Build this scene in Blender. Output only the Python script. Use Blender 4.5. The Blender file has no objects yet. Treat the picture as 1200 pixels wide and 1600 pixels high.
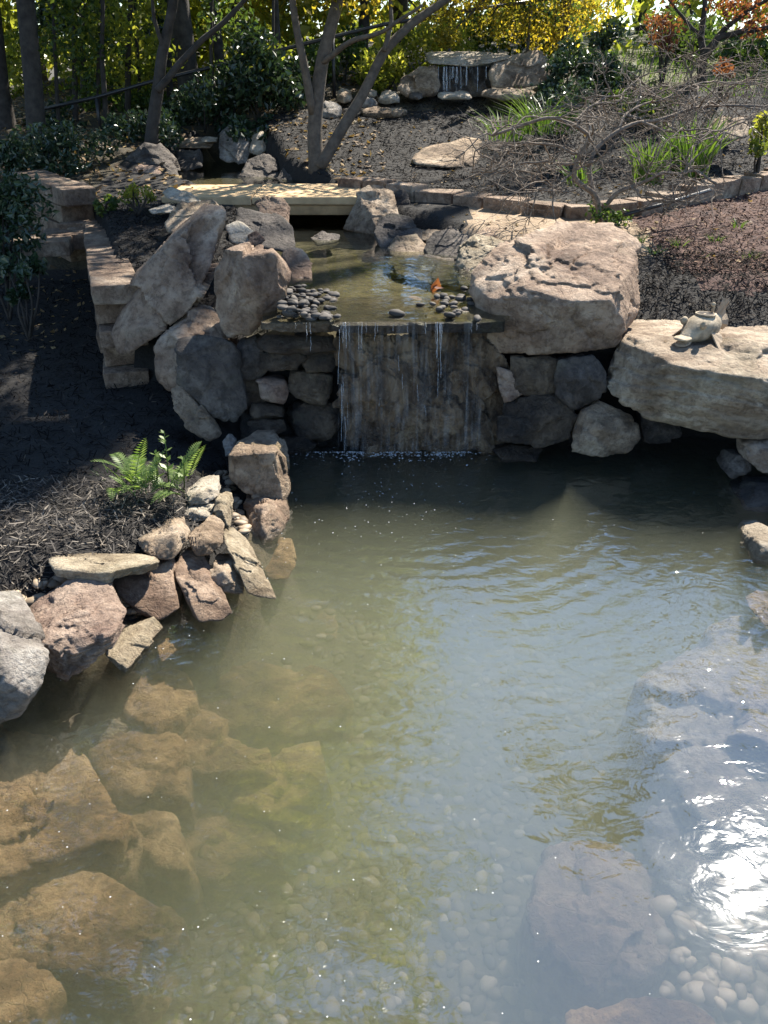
import bpy, bmesh, math, random
import numpy as np
from mathutils import Vector, Matrix, Euler

random.seed(7); rng = np.random.default_rng(7)
S = bpy.context.scene
COL = S.collection

# ------------------------------------------------------------------ camera
FPX, PITCH, CAMH = 1300.0, math.radians(28.3), 2.2
cam = bpy.data.cameras.new('camera'); co = bpy.data.objects.new('camera', cam); COL.objects.link(co)
co.location = (0, 0, CAMH); co.rotation_euler = (math.radians(90) - PITCH, 0, 0)
cam.sensor_fit = 'VERTICAL'; cam.sensor_height = 24.0; cam.lens = 24.0 * FPX / 1600.0
cam.clip_start = 0.05; cam.clip_end = 2000
S.camera = co
# ------------------------------------------------------------------ sky and sun
SUN_AZ, SUN_EL = math.radians(33.0), math.radians(47.5)
sv = Vector((math.sin(SUN_AZ) * math.cos(SUN_EL), math.cos(SUN_AZ) * math.cos(SUN_EL), math.sin(SUN_EL)))
W = bpy.data.worlds.new('World'); S.world = W; W.use_nodes = True
nt = W.node_tree; bg = nt.nodes['Background']
sky = nt.nodes.new('ShaderNodeTexSky'); sky.sky_type = 'NISHITA'; sky.sun_disc = False
sky.sun_elevation = SUN_EL; sky.sun_rotation = SUN_AZ; sky.air_density = 1.0; sky.dust_density = 0.0; sky.ozone_density = 3.5
nt.links.new(sky.outputs[0], bg.inputs[0]); bg.inputs[1].default_value = 0.095
L = bpy.data.lights.new('sun', 'SUN'); L.energy = 5.0; L.angle = math.radians(0.53); L.color = (1.0, 0.93, 0.82)
lo = bpy.data.objects.new('sun', L); COL.objects.link(lo); lo.rotation_euler = sv.to_track_quat('Z', 'Y').to_euler(); lo.location = (8, 12, 20)
S.view_settings.view_transform = 'Standard'; S.view_settings.look = 'None'; S.view_settings.gamma = 1.0
S.view_settings.use_curve_mapping = False; S.view_settings.exposure = 1.4
c = S.cycles
c.max_bounces = 8; c.diffuse_bounces = 3; c.glossy_bounces = 3; c.transmission_bounces = 4; c.volume_bounces = 2; c.transparent_max_bounces = 16
c.caustics_reflective = False; c.caustics_refractive = False; c.use_denoising = True
c.sample_clamp_indirect = 4.0

# ------------------------------------------------------------------ helpers
CP, SP = math.cos(PITCH), math.sin(PITCH)
def ray(px, py):
    x = (px - 600) / FPX; u = -(py - 800) / FPX
    return np.array((x, CP + u * SP, -SP + u * CP))
def at(px, py, Y):
    r = ray(px, py); t = Y / r[1]
    return np.array((r[0] * t, Y, CAMH + r[2] * t))
def atz(px, py, z):
    r = ray(px, py); t = (z - CAMH) / r[2]
    return np.array((r[0] * t, r[1] * t, z))

_P = rng.permutation(512); _PP = np.concatenate([_P, _P, _P, _P])
_G = rng.normal(size=(512, 3)); _G /= np.linalg.norm(_G, axis=1)[:, None]
def perlin(p):
    p = np.asarray(p, float); i = np.floor(p).astype(int); f = p - i; i &= 255
    u = f * f * f * (f * (f * 6 - 15) + 10); out = 0
    for dx in (0, 1):
        for dy in (0, 1):
            for dz in (0, 1):
                h = _PP[_PP[_PP[i[:, 0] + dx] + i[:, 1] + dy] + i[:, 2] + dz]
                g = _G[h]
                d = (g * (f - np.array((dx, dy, dz)))).sum(1)
                w = (u[:, 0] if dx else 1 - u[:, 0]) * (u[:, 1] if dy else 1 - u[:, 1]) * (u[:, 2] if dz else 1 - u[:, 2])
                out = out + w * d
    return out
def fbm(p, o=4, lac=2.1, g=0.5):
    a, s, out = 1.0, 1.0, 0
    for k in range(o):
        out = out + a * perlin(np.asarray(p) * s + 17.3 * k); a *= g; s *= lac
    return out
def sstep(a, b, x):
    t = np.clip((x - a) / (b - a), 0, 1); return t * t * (3 - 2 * t)

def mesh_np(name, V, F, smooth=True):
    V = np.asarray(V, np.float32); F = np.asarray(F, np.int32)
    me = bpy.data.meshes.new(name)
    me.vertices.add(len(V)); me.vertices.foreach_set('co', V.ravel())
    k = F.shape[1]
    me.loops.add(F.size); me.loops.foreach_set('vertex_index', F.ravel())
    me.polygons.add(len(F)); me.polygons.foreach_set('loop_start', np.arange(0, F.size, k, dtype=np.int32))
    me.polygons.foreach_set('loop_total', np.full(len(F), k, np.int32))
    me.polygons.foreach_set('use_smooth', np.full(len(F), smooth, bool))
    me.update(calc_edges=True); me.validate()
    return me
def link(name, me, mat=None, parent=None, loc=None):
    o = bpy.data.objects.new(name, me); COL.objects.link(o)
    if mat is not None and me is not None and len(me.materials) == 0: me.materials.append(mat)
    if parent is not None: o.parent = parent
    if loc is not None: o.location = loc
    return o
def tag(o, label=None, cat=None, group=None, kind=None):
    if label: o['label'] = label
    if cat: o['category'] = cat
    if group: o['group'] = group
    if kind: o['kind'] = kind
    return o
def empty(name, loc, rz=0.0):
    o = bpy.data.objects.new(name, None); COL.objects.link(o); o.location = [float(v) for v in loc]; o.rotation_euler = (0, 0, rz); o.empty_display_size = 0.1
    return o
def attr(me, vals, name='var'):
    a = me.attributes.new(name, 'FLOAT', 'POINT'); a.data.foreach_set('value', np.asarray(vals, np.float32))

class MB:
    """collects geometry for one mesh"""
    def __init__(s): s.V = []; s.F = []; s.n = 0; s.A = []
    def add(s, V, F, a=0.0):
        V = np.asarray(V, float); s.V.append(V)
        for f in F: s.F.append(tuple(int(i) + s.n for i in f))
        s.A.append(np.full(len(V), a)); s.n += len(V)
    def box(s, lo, hi, M=None, jit=0.0):
        V = np.array([(x, y, z) for x in (lo[0], hi[0]) for y in (lo[1], hi[1]) for z in (lo[2], hi[2])], float)
        if jit: V += rng.normal(size=V.shape) * jit
        if M is not None: V = V @ np.array(M.to_3x3()).T + np.array(M.translation)
        s.add(V, [(0, 1, 3, 2), (4, 6, 7, 5), (0, 4, 5, 1), (2, 3, 7, 6), (0, 2, 6, 4), (1, 5, 7, 3)])
    def tube(s, P, R, n=6, a=0.0, cap=True):
        P = np.asarray(P, float); R = np.broadcast_to(np.asarray(R, float), (len(P),))
        T = np.gradient(P, axis=0); T /= np.linalg.norm(T, axis=1)[:, None] + 1e-9
        up = np.array((0.0, 0.0, 1.0)) if abs(T[0][2]) < 0.9 else np.array((1.0, 0, 0))
        V = []
        for p, t, r in zip(P, T, R):
            u = np.cross(t, up); u /= np.linalg.norm(u) + 1e-9; up = np.cross(u, t); w = up
            for k in range(n):
                q = 2 * math.pi * k / n
                V.append(p + r * (math.cos(q) * u + math.sin(q) * w))
        F = [(i * n + k, i * n + (k + 1) % n, (i + 1) * n + (k + 1) % n, (i + 1) * n + k) for i in range(len(P) - 1) for k in range(n)]
        if cap:
            F.append(tuple(range(n - 1, -1, -1))); F.append(tuple(range((len(P) - 1) * n, len(P) * n)))
        s.add(V, F, a)
    def build(s, name, mat, parent=None, smooth=True, loc=None, var=False):
        V = np.concatenate(s.V)
        me = bpy.data.meshes.new(name); me.from_pydata(V.tolist(), [], s.F)
        if smooth: me.polygons.foreach_set('use_smooth', np.ones(len(me.polygons), bool))
        if var: attr(me, np.concatenate(s.A))
        me.update()
        return link(name, me, mat, parent, loc)

def bevel_mesh(o, w=0.01, seg=2):
    bm = bmesh.new(); bm.from_mesh(o.data)
    bmesh.ops.bevel(bm, geom=bm.edges[:], offset=w, segments=seg, affect='EDGES', profile=0.6)
    bm.to_mesh(o.data); bm.free()
    return o

# ------------------------------------------------------------------ materials
MATS = {}
class NT:
    def __init__(s, name):
        s.m = bpy.data.materials.new(name); s.m.use_nodes = True; s.t = s.m.node_tree; s.t.nodes.clear()
        s.out = s.t.nodes.new('ShaderNodeOutputMaterial')
    def n(s, typ, **kw):
        x = s.t.nodes.new(typ)
        for k, v in kw.items():
            if k.startswith('i_'):
                key = k[2:]; key = int(key) if key.isdigit() else key
                x.inputs[key].default_value = v
            else: setattr(x, k, v)
        return x
    def l(s, a, b): s.t.links.new(a, b)
    def ramp(s, fac, stops, interp='LINEAR'):
        r = s.n('ShaderNodeValToRGB'); e = r.color_ramp.elements; r.color_ramp.interpolation = interp
        while len(e) < len(stops): e.new(0.5)
        for q, (p, c_) in zip(e, stops): q.position = p; q.color = (*c_, 1)
        s.l(fac, r.inputs[0]); return r.outputs[0]
    def noise(s, vec, scale, detail=6, rough=0.6, dist=0.0):
        x = s.n('ShaderNodeTexNoise'); x.inputs['Scale'].default_value = scale; x.inputs['Detail'].default_value = detail
        x.inputs['Roughness'].default_value = rough; x.inputs['Distortion'].default_value = dist
        if vec is not None: s.l(vec, x.inputs['Vector'])
        return x.outputs[0]
    def mix(s, f, a, b, mode='MIX'):
        x = s.n('ShaderNodeMix', data_type='RGBA', blend_type=mode)
        for v, i in ((f, 0), (a, 6), (b, 7)):
            if isinstance(v, (int, float)): x.inputs[i].default_value = v
            elif isinstance(v, tuple): x.inputs[i].default_value = (*v, 1)
            else: s.l(v, x.inputs[i])
        return x.outputs[2]
    def math(s, op, a, b=None, cl=False):
        x = s.n('ShaderNodeMath', operation=op); x.use_clamp = cl
        for v, i in ((a, 0), (b, 1)):
            if v is None: continue
            if isinstance(v, (int, float)): x.inputs[i].default_value = v
            else: s.l(v, x.inputs[i])
        return x.outputs[0]
    def bump(s, h, strength=0.5, dist=0.02, nrm=None):
        x = s.n('ShaderNodeBump'); x.inputs['Strength'].default_value = strength; x.inputs['Distance'].default_value = dist
        s.l(h, x.inputs['Height'])
        if nrm is not None: s.l(nrm, x.inputs['Normal'])
        return x.outputs[0]
    def coords(s, rand=True):
        tc = s.n('ShaderNodeTexCoord'); v = tc.outputs['Object']
        if rand:
            oi = s.n('ShaderNodeObjectInfo'); mu = s.n('ShaderNodeVectorMath', operation='SCALE'); mu.inputs[0].default_value = (31.0, 57.0, 83.0)
            s.l(oi.outputs['Random'], mu.inputs['Scale']); ad = s.n('ShaderNodeVectorMath', operation='ADD'); s.l(v, ad.inputs[0]); s.l(mu.outputs[0], ad.inputs[1]); v = ad.outputs[0]
        return v

def rock_mat(name, c1, c2, c3, spots=(0.5, 0.47, 0.42), rough=0.85, strata=0.0, bump=0.9, sp=0.3, sc=1.0):
    N = NT(name); v0 = N.coords(); vs = N.n('ShaderNodeVectorMath', operation='SCALE'); vs.inputs['Scale'].default_value = sc; N.l(v0, vs.inputs[0]); v = vs.outputs[0]
    n1 = N.noise(v, 2.2, 8, 0.62, 0.6); n2 = N.noise(v, 9.0, 8, 0.65, 0.3); n3 = N.noise(v, 55, 6, 0.7)
    base = N.ramp(n1, [(0.38, c1), (0.50, c2), (0.62, c3)])
    b2 = N.mix(N.math('MULTIPLY', N.ramp(n2, [(0.42, (1, 1, 1)), (0.56, (0, 0, 0))]), 0.8), base, N.mix(0.5, base, c1, 'MULTIPLY'))
    b3 = N.mix(N.ramp(n3, [(0.58, (0, 0, 0)), (0.72, (sp, sp, sp))]), b2, spots)
    n4 = N.noise(v, 26, 8, 0.75, 0.2)
    b3 = N.mix(N.math('MULTIPLY', N.ramp(n4, [(0.40, (1, 1, 1)), (0.52, (0, 0, 0))]), 0.75), b3, N.mix(1.0, b3, (0.48, 0.45, 0.43), 'MULTIPLY'))
    mp = N.n('ShaderNodeMapping'); mp.inputs['Rotation'].default_value = (0.5, 0.3, 0.2); mp.inputs['Scale'].default_value = (1.2, 1.2, 9.0); N.l(v, mp.inputs[0])
    st = N.noise(mp.outputs[0], 2.0, 6, 0.6, 0.4)
    b4 = N.mix(N.math('MULTIPLY', N.ramp(st, [(0.42, (0, 0, 0)), (0.6, (1, 1, 1))]), strata), b3, N.mix(0.6, b3, c3))
    # grey green lichen in loose patches, and stone that stays wet just above the waterline
    lc = N.noise(v, 1.7, 7, 0.7, 0.9); b4 = N.mix(N.math('MULTIPLY', N.ramp(lc, [(0.57, (0, 0, 0)), (0.64, (1, 1, 1))]), 0.45), b4, N.mix(0.5, b4, (0.17, 0.17, 0.10)))
    gp = N.n('ShaderNodeNewGeometry'); sz = N.n('ShaderNodeSeparateXYZ'); N.l(gp.outputs['Position'], sz.inputs[0])
    wl = N.math('LESS_THAN', N.math('SUBTRACT', sz.outputs['Z'], N.math('MULTIPLY', N.noise(v, 6, 4), 0.10)), 0.02)
    b4 = N.mix(wl, b4, N.mix(1.0, b4, (0.70, 0.67, 0.63), 'MULTIPLY'))
    # thin dark cracks
    ck = N.n('ShaderNodeTexVoronoi', feature='DISTANCE_TO_EDGE'); ck.inputs['Scale'].default_value = 2.6
    wv = N.n('ShaderNodeVectorMath', operation='ADD'); N.l(v, wv.inputs[0])
    nz = N.n('ShaderNodeTexNoise'); nz.inputs['Scale'].default_value = 3.0; nz.inputs['Detail'].default_value = 4; N.l(v, nz.inputs['Vector'])
    N.l(nz.outputs['Color'], wv.inputs[1]); N.l(wv.outputs[0], ck.inputs['Vector'])
    cr = N.ramp(ck.outputs['Distance'], [(0.0, (0, 0, 0)), (0.012, (1, 1, 1))])
    hb = N.math('ADD', N.math('MULTIPLY', n2, 1.0), N.math('MULTIPLY', n3, 0.45))
    hb = N.math('ADD', N.math('ADD', hb, N.math('MULTIPLY', n4, 0.7)), N.math('MULTIPLY', st, 0.9 * strata))
    hb = N.math('ADD', hb, N.math('MULTIPLY', cr, 0.12))
    bs = N.n('ShaderNodeBsdfPrincipled'); N.l(b4, bs.inputs['Base Color']); bs.inputs['Roughness'].default_value = rough
    N.l(N.bump(hb, bump, 0.045), bs.inputs['Normal']); N.l(bs.outputs[0], N.out.inputs[0])
    MATS[name] = N.m; return N.m
rock_mat('rock_tan', (0.19, 0.13, 0.08), (0.40, 0.295, 0.195), (0.54, 0.43, 0.31))
rock_mat('rock_pink', (0.185, 0.115, 0.075), (0.39, 0.275, 0.19), (0.54, 0.42, 0.31), sc=0.75)
rock_mat('rock_red', (0.14, 0.08, 0.055), (0.31, 0.205, 0.15), (0.46, 0.345, 0.26), strata=0.6, sc=1.25)
rock_mat('rock_grey', (0.17, 0.145, 0.12), (0.33, 0.29, 0.25), (0.48, 0.44, 0.385), sc=1.4, strata=0.3)
rock_mat('rock_pale', (0.30, 0.245, 0.175), (0.50, 0.43, 0.33), (0.64, 0.57, 0.46), strata=0.5)
rock_mat('rock_ledge', (0.25, 0.175, 0.11), (0.46, 0.355, 0.25), (0.60, 0.50, 0.37), strata=0.4)
rock_mat('rock_yellow', (0.25, 0.19, 0.115), (0.46, 0.375, 0.25), (0.60, 0.51, 0.37), strata=0.5, sc=1.5)
rock_mat('rock_dark', (0.05, 0.042, 0.037), (0.12, 0.10, 0.085), (0.22, 0.185, 0.15), spots=(0.25, 0.23, 0.2))
rock_mat('rock_wet', (0.03, 0.022, 0.017), (0.10, 0.072, 0.048), (0.22, 0.165, 0.11), rough=0.35, spots=(0.3, 0.28, 0.24))
def fall_rock():
    N = NT('rock_fall'); v = N.coords(); mp = N.n('ShaderNodeMapping'); mp.inputs['Scale'].default_value = (5.0, 5.0, 1.7); N.l(v, mp.inputs[0])
    a = N.noise(mp.outputs[0], 1.6, 8, 0.7, 0.8); b = N.noise(v, 3.2, 8, 0.65, 0.5); g = N.noise(v, 38, 6, 0.7)
    k = N.ramp(N.math('ADD', N.math('MULTIPLY', a, 0.55), N.math('MULTIPLY', b, 0.45)), [(0.38, (0.02, 0.015, 0.011)), (0.47, (0.10, 0.066, 0.04)), (0.54, (0.22, 0.15, 0.09)), (0.63, (0.36, 0.27, 0.175))])
    k = N.mix(N.ramp(g, [(0.56, (0, 0, 0)), (0.66, (0.6, 0.6, 0.6))]), k, (0.30, 0.26, 0.2))
    bs = N.n('ShaderNodeBsdfPrincipled'); N.l(k, bs.inputs['Base Color']); bs.inputs['Roughness'].default_value = 0.28
    N.l(N.bump(N.math('ADD', N.math('MULTIPLY', a, 1.0), N.math('ADD', b, N.math('MULTIPLY', g, 0.5))), 1.0, 0.06), bs.inputs['Normal']); N.l(bs.outputs[0], N.out.inputs[0]); MATS['rock_fall'] = N.m
fall_rock()
rock_mat('rock_under', (0.19, 0.11, 0.045), (0.52, 0.33, 0.15), (0.76, 0.53, 0.28), spots=(0.45, 0.4, 0.3))
rock_mat('block_stone', (0.20, 0.13, 0.085), (0.36, 0.255, 0.175), (0.48, 0.37, 0.27))

def simple(name, col, rough=0.7, var=0.3, scale=12, metal=0.0, bump=0.0, bscale=60, spec=0.5):
    N = NT(name); v = N.coords(); n = N.noise(v, scale, 6, 0.6)
    k = N.ramp(n, [(0.3, tuple(x * (1 - var) for x in col)), (0.7, tuple(min(1, x * (1 + var)) for x in col))])
    bs = N.n('ShaderNodeBsdfPrincipled'); N.l(k, bs.inputs['Base Color']); bs.inputs['Roughness'].default_value = rough; bs.inputs['Metallic'].default_value = metal
    bs.inputs['Specular IOR Level'].default_value = spec
    if bump: N.l(N.bump(N.noise(v, bscale, 5), bump, 0.01), bs.inputs['Normal'])
    N.l(bs.outputs[0], N.out.inputs[0]); MATS[name] = N.m; return N.m
simple('bark_grey', (0.10, 0.08, 0.06), 0.9, 0.45, 14, bump=0.8, bscale=45)
simple('bark_dark', (0.045, 0.038, 0.032), 0.95, 0.5, 10, bump=0.8, bscale=40)
simple('twig', (0.19, 0.15, 0.115), 0.9, 0.55, 30, bump=0.9, bscale=80)
simple('slab_stone', (0.56, 0.39, 0.21), 0.85, 0.25, 7, bump=0.5, bscale=30)
simple('slab_edge', (0.42, 0.27, 0.13), 0.9, 0.3, 9, bump=0.5, bscale=30)
simple('black_metal', (0.02, 0.02, 0.022), 0.4, 0.2, 5)
simple('clay', (0.36, 0.295, 0.205), 0.9, 0.5, 18, bump=0.4, bscale=90)
simple('clay_brown', (0.33, 0.25, 0.17), 0.85, 0.3, 25, bump=0.4, bscale=90)
simple('speck', (0.60, 0.62, 0.62), 0.6, 0.05)
simple('orange_leaf', (0.55, 0.17, 0.04), 0.7, 0.3)

def var_mat(name, stops, rough=0.7, transl=0.0, spec=0.4, tcol=1.6):
    """colour picked per leaf or chip from its own stored value"""
    N = NT(name); a = N.n('ShaderNodeAttribute', attribute_name='var'); k = N.ramp(a.outputs['Fac'], stops)
    bs = N.n('ShaderNodeBsdfPrincipled'); N.l(k, bs.inputs['Base Color']); bs.inputs['Roughness'].default_value = rough; bs.inputs['Specular IOR Level'].default_value = spec
    if transl:
        tr = N.n('ShaderNodeBsdfTranslucent'); N.l(N.mix(1.0, k, (tcol, tcol, tcol * 0.55), 'MULTIPLY'), tr.inputs[0])
        mx = N.n('ShaderNodeMixShader'); mx.inputs[0].default_value = transl; N.l(bs.outputs[0], mx.inputs[1]); N.l(tr.outputs[0], mx.inputs[2]); N.l(mx.outputs[0], N.out.inputs[0])
    else: N.l(bs.outputs[0], N.out.inputs[0])
    MATS[name] = N.m; return N.m
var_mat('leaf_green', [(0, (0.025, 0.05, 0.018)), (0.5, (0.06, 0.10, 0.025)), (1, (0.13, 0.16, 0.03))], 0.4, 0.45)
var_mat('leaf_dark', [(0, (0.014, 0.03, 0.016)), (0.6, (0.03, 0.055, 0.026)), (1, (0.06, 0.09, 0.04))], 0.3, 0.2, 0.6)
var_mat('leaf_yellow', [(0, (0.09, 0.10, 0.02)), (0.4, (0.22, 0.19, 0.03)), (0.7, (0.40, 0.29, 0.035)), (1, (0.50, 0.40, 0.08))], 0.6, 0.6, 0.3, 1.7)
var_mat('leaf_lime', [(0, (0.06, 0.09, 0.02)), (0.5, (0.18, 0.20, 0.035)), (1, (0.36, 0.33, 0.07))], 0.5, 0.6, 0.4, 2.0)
var_mat('leaf_red', [(0, (0.13, 0.045, 0.03)), (0.5, (0.28, 0.10, 0.05)), (1, (0.40, 0.20, 0.09))], 0.6, 0.45, 0.3, 1.3)
var_mat('fern_green', [(0, (0.07, 0.13, 0.03)), (1, (0.22, 0.30, 0.10))], 0.4, 0.45)
var_mat('blade_green', [(0, (0.05, 0.10, 0.02)), (1, (0.14, 0.22, 0.04))], 0.45, 0.35)
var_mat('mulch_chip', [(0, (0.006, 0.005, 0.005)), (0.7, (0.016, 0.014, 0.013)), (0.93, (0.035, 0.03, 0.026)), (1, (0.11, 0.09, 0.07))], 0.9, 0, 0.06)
var_mat('lit_shred_chip', [(0, (0.010, 0.008, 0.007)), (0.5, (0.035, 0.03, 0.026)), (0.8, (0.11, 0.095, 0.08)), (1, (0.26, 0.22, 0.17))], 0.7, 0, 0.3)  # paler mulch for the left bank, sunlight put into the chip colour
var_mat('red_chip', [(0, (0.02, 0.011, 0.009)), (0.6, (0.075, 0.038, 0.03)), (1, (0.24, 0.15, 0.10))], 0.85, 0, 0.12)
var_mat('litter_leaf', [(0, (0.10, 0.06, 0.03)), (0.6, (0.26, 0.17, 0.08)), (1, (0.42, 0.30, 0.14))], 0.75, 0.2)
var_mat('pebble', [(0, (0.04, 0.03, 0.018)), (0.5, (0.14, 0.105, 0.06)), (0.9, (0.25, 0.19, 0.11)), (1, (0.42, 0.34, 0.24))], 0.6, 0)
var_mat('pebble_wet', [(0, (0.02, 0.02, 0.02)), (1, (0.10, 0.09, 0.08))], 0.8, 0, 0.25)
def pebble_single(name, a, b, rough):
    N = NT(name); oi = N.n('ShaderNodeObjectInfo'); v = N.coords()
    k = N.ramp(oi.outputs['Random'], [(0, a), (0.5, tuple((x + y) / 2 for x, y in zip(a, b))), (1, b)])
    k = N.mix(N.math('MULTIPLY', N.noise(v, 14, 5), 0.5), k, N.mix(1.0, k, (0.6, 0.55, 0.5), 'MULTIPLY'))
    bs = N.n('ShaderNodeBsdfPrincipled'); N.l(k, bs.inputs['Base Color']); bs.inputs['Roughness'].default_value = rough; N.l(bs.outputs[0], N.out.inputs[0]); MATS[name] = N.m
pebble_single('pebble_pale', (0.12, 0.085, 0.05), (0.42, 0.33, 0.23), 0.6)
pebble_single('pebble_floor', (0.05, 0.036, 0.02), (0.30, 0.22, 0.125), 0.6)
pebble_single('pebble_slate', (0.02, 0.018, 0.016), (0.12, 0.105, 0.09), 0.8)

# ground: mulch, sandy path, pond bottom, forest litter, red mulch
def ground_mat(name, stops, scale=8, rough=0.9, bump=0.7, bscale=40):
    N = NT(name); v = N.coords(False); n = N.noise(v, scale, 10, 0.7); n2 = N.noise(v, bscale, 6, 0.7)
    k = N.ramp(N.math('ADD', N.math('MULTIPLY', n, 0.6), N.math('MULTIPLY', n2, 0.4)), stops)
    bs = N.n('ShaderNodeBsdfPrincipled'); N.l(k, bs.inputs['Base Color']); bs.inputs['Roughness'].default_value = rough
    N.l(N.bump(n2, bump, 0.04), bs.inputs['Normal']); N.l(bs.outputs[0], N.out.inputs[0]); MATS[name] = N.m
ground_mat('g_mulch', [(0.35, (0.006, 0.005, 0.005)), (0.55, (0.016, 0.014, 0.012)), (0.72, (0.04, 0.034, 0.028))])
ground_mat('g_path', [(0.36, (0.16, 0.105, 0.065)), (0.48, (0.33, 0.24, 0.155)), (0.62, (0.44, 0.34, 0.235))], 4)
ground_mat('g_pond', [(0.35, (0.05, 0.04, 0.022)), (0.5, (0.12, 0.095, 0.055)), (0.68, (0.22, 0.175, 0.105))], 10)
ground_mat('g_forest', [(0.35, (0.025, 0.022, 0.014)), (0.55, (0.07, 0.055, 0.03)), (0.72, (0.15, 0.11, 0.06))], 6)
ground_mat('g_red', [(0.35, (0.035, 0.018, 0.014)), (0.55, (0.10, 0.05, 0.037)), (0.7, (0.20, 0.12, 0.08))], 7)
ground_mat('g_grass', [(0.35, (0.05, 0.05, 0.02)), (0.55, (0.10, 0.10, 0.035)), (0.7, (0.20, 0.17, 0.07))], 9)

# water
def water_mat(name, ripple, f0=0.035, vol=None, tint=(1, 1, 1), film=0.0):
    N = NT(name); tc = N.n('ShaderNodeTexCoord'); v = tc.outputs['Object']
    hs = ripple(N, v)
    nb = N.bump(hs, 1.0, 1.0)
    ge = N.n('ShaderNodeNewGeometry'); dt = N.n('ShaderNodeVectorMath', operation='DOT_PRODUCT'); N.l(nb, dt.inputs[0]); N.l(ge.outputs['Incoming'], dt.inputs[1])
    cs = N.math('ABSOLUTE', dt.outputs['Value']); om = N.math('SUBTRACT', 1.0, cs, True)
    fr = N.math('ADD', N.math('MULTIPLY', N.math('POWER', om, 5.0), 1 - f0), f0, True)
    tr = N.n('ShaderNodeBsdfTransparent'); tr.inputs[0].default_value = (*tint, 1)
    gl = N.n('ShaderNodeBsdfGlossy'); gl.inputs['Roughness'].default_value = 0.025; N.l(nb, gl.inputs['Normal'])
    mx = N.n('ShaderNodeMixShader'); N.l(fr, mx.inputs[0]); N.l(tr.outputs[0], mx.inputs[1]); N.l(gl.outputs[0], mx.inputs[2]); N.l(mx.outputs[0], N.out.inputs[0])
    if vol:
        sc = N.n('ShaderNodeVolumeScatter'); sc.inputs['Color'].default_value = (*vol['col'], 1); sc.inputs['Density'].default_value = vol['d']; sc.inputs['Anisotropy'].default_value = vol['g']
        ab = N.n('ShaderNodeVolumeAbsorption'); ab.inputs['Color'].default_value = (*vol['acol'], 1); ab.inputs['Density'].default_value = vol['ad']
        ad = N.n('ShaderNodeAddShader'); N.l(sc.outputs[0], ad.inputs[0]); N.l(ab.outputs[0], ad.inputs[1]); N.l(ad.outputs[0], N.out.inputs['Volume'])
    MATS[name] = N.m; return N.m
def pond_ripple(N, v):
    # rings spreading from the foot of the fall, dying out with distance, over a slow swell
    sx = N.n('ShaderNodeSeparateXYZ'); N.l(v, sx.inputs[0])
    far = N.n('ShaderNodeMapRange'); N.l(sx.outputs['Y'], far.inputs[0]); far.inputs[1].default_value = 1.2; far.inputs[2].default_value = 4.6; far.inputs[3].default_value = 0.03; far.inputs[4].default_value = 1.0
    mp = N.n('ShaderNodeMapping'); mp.inputs['Scale'].default_value = (1.0, 1.6, 1.0); N.l(v, mp.inputs[0])
    a = N.noise(mp.outputs[0], 9.0, 3, 0.5, 0.6); b = N.noise(mp.outputs[0], 2.6, 3, 0.5, 0.5)
    wv = N.n('ShaderNodeTexWave', wave_type='RINGS', rings_direction='Z'); wm = N.n('ShaderNodeMapping'); wm.inputs['Location'].default_value = (-0.1, -4.75, 0); N.l(v, wm.inputs[0]); N.l(wm.outputs[0], wv.inputs['Vector'])
    wv.inputs['Scale'].default_value = 2.6; wv.inputs['Distortion'].default_value = 5.0; wv.inputs['Detail'].default_value = 2
    h = N.math('ADD', N.math('MULTIPLY', N.math('MULTIPLY', a, 0.009), far.outputs[0]), N.math('MULTIPLY', b, 0.0016))
    return N.math('ADD', h, N.math('MULTIPLY', N.math('MULTIPLY', wv.outputs['Fac'], 0.0022), far.outputs[0]))
water_mat('pond_water', pond_ripple, 0.26, dict(col=(0.74, 0.775, 0.56), d=1.4, g=0.5, acol=(0.50, 0.56, 0.32), ad=0.75))
def stream_ripple(N, v): return N.math('ADD', N.math('MULTIPLY', N.noise(v, 14, 3, 0.5, 0.5), 0.002), N.math('MULTIPLY', N.noise(v, 3, 2), 0.004))
water_mat('stream_water', stream_ripple, 0.12, tint=(0.86, 0.88, 0.76))
def fall_ripple(N, v):
    mp = N.n('ShaderNodeMapping'); mp.inputs['Scale'].default_value = (30.0, 30.0, 1.2); N.l(v, mp.inputs[0])
    return N.math('MULTIPLY', N.noise(mp.outputs[0], 1.4, 5, 0.6, 0.4), 0.02)
def fall_mat():
    N = NT('fall_water'); tc = N.n('ShaderNodeTexCoord'); mp = N.n('ShaderNodeMapping'); mp.inputs['Scale'].default_value = (26.0, 26.0, 0.9); N.l(tc.outputs['Object'], mp.inputs[0])
    a = N.noise(mp.outputs[0], 1.5, 6, 0.65, 0.5); b = N.noise(tc.outputs['Object'], 5, 4)
    f = N.math('MULTIPLY', N.ramp(a, [(0.46, (0, 0, 0)), (0.70, (1, 1, 1))]), N.ramp(b, [(0.35, (0.02, 0.02, 0.02)), (0.65, (0.22, 0.22, 0.22))]))
    tr = N.n('ShaderNodeBsdfTransparent'); bs = N.n('ShaderNodeBsdfPrincipled'); bs.inputs['Base Color'].default_value = (0.62, 0.66, 0.70, 1); bs.inputs['Roughness'].default_value = 0.15
    N.l(N.bump(a, 0.6, 0.03), bs.inputs['Normal'])
    mx = N.n('ShaderNodeMixShader'); N.l(f, mx.inputs[0]); N.l(tr.outputs[0], mx.inputs[1]); N.l(bs.outputs[0], mx.inputs[2]); N.l(mx.outputs[0], N.out.inputs[0]); MATS['fall_water'] = N.m
fall_mat()
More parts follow.
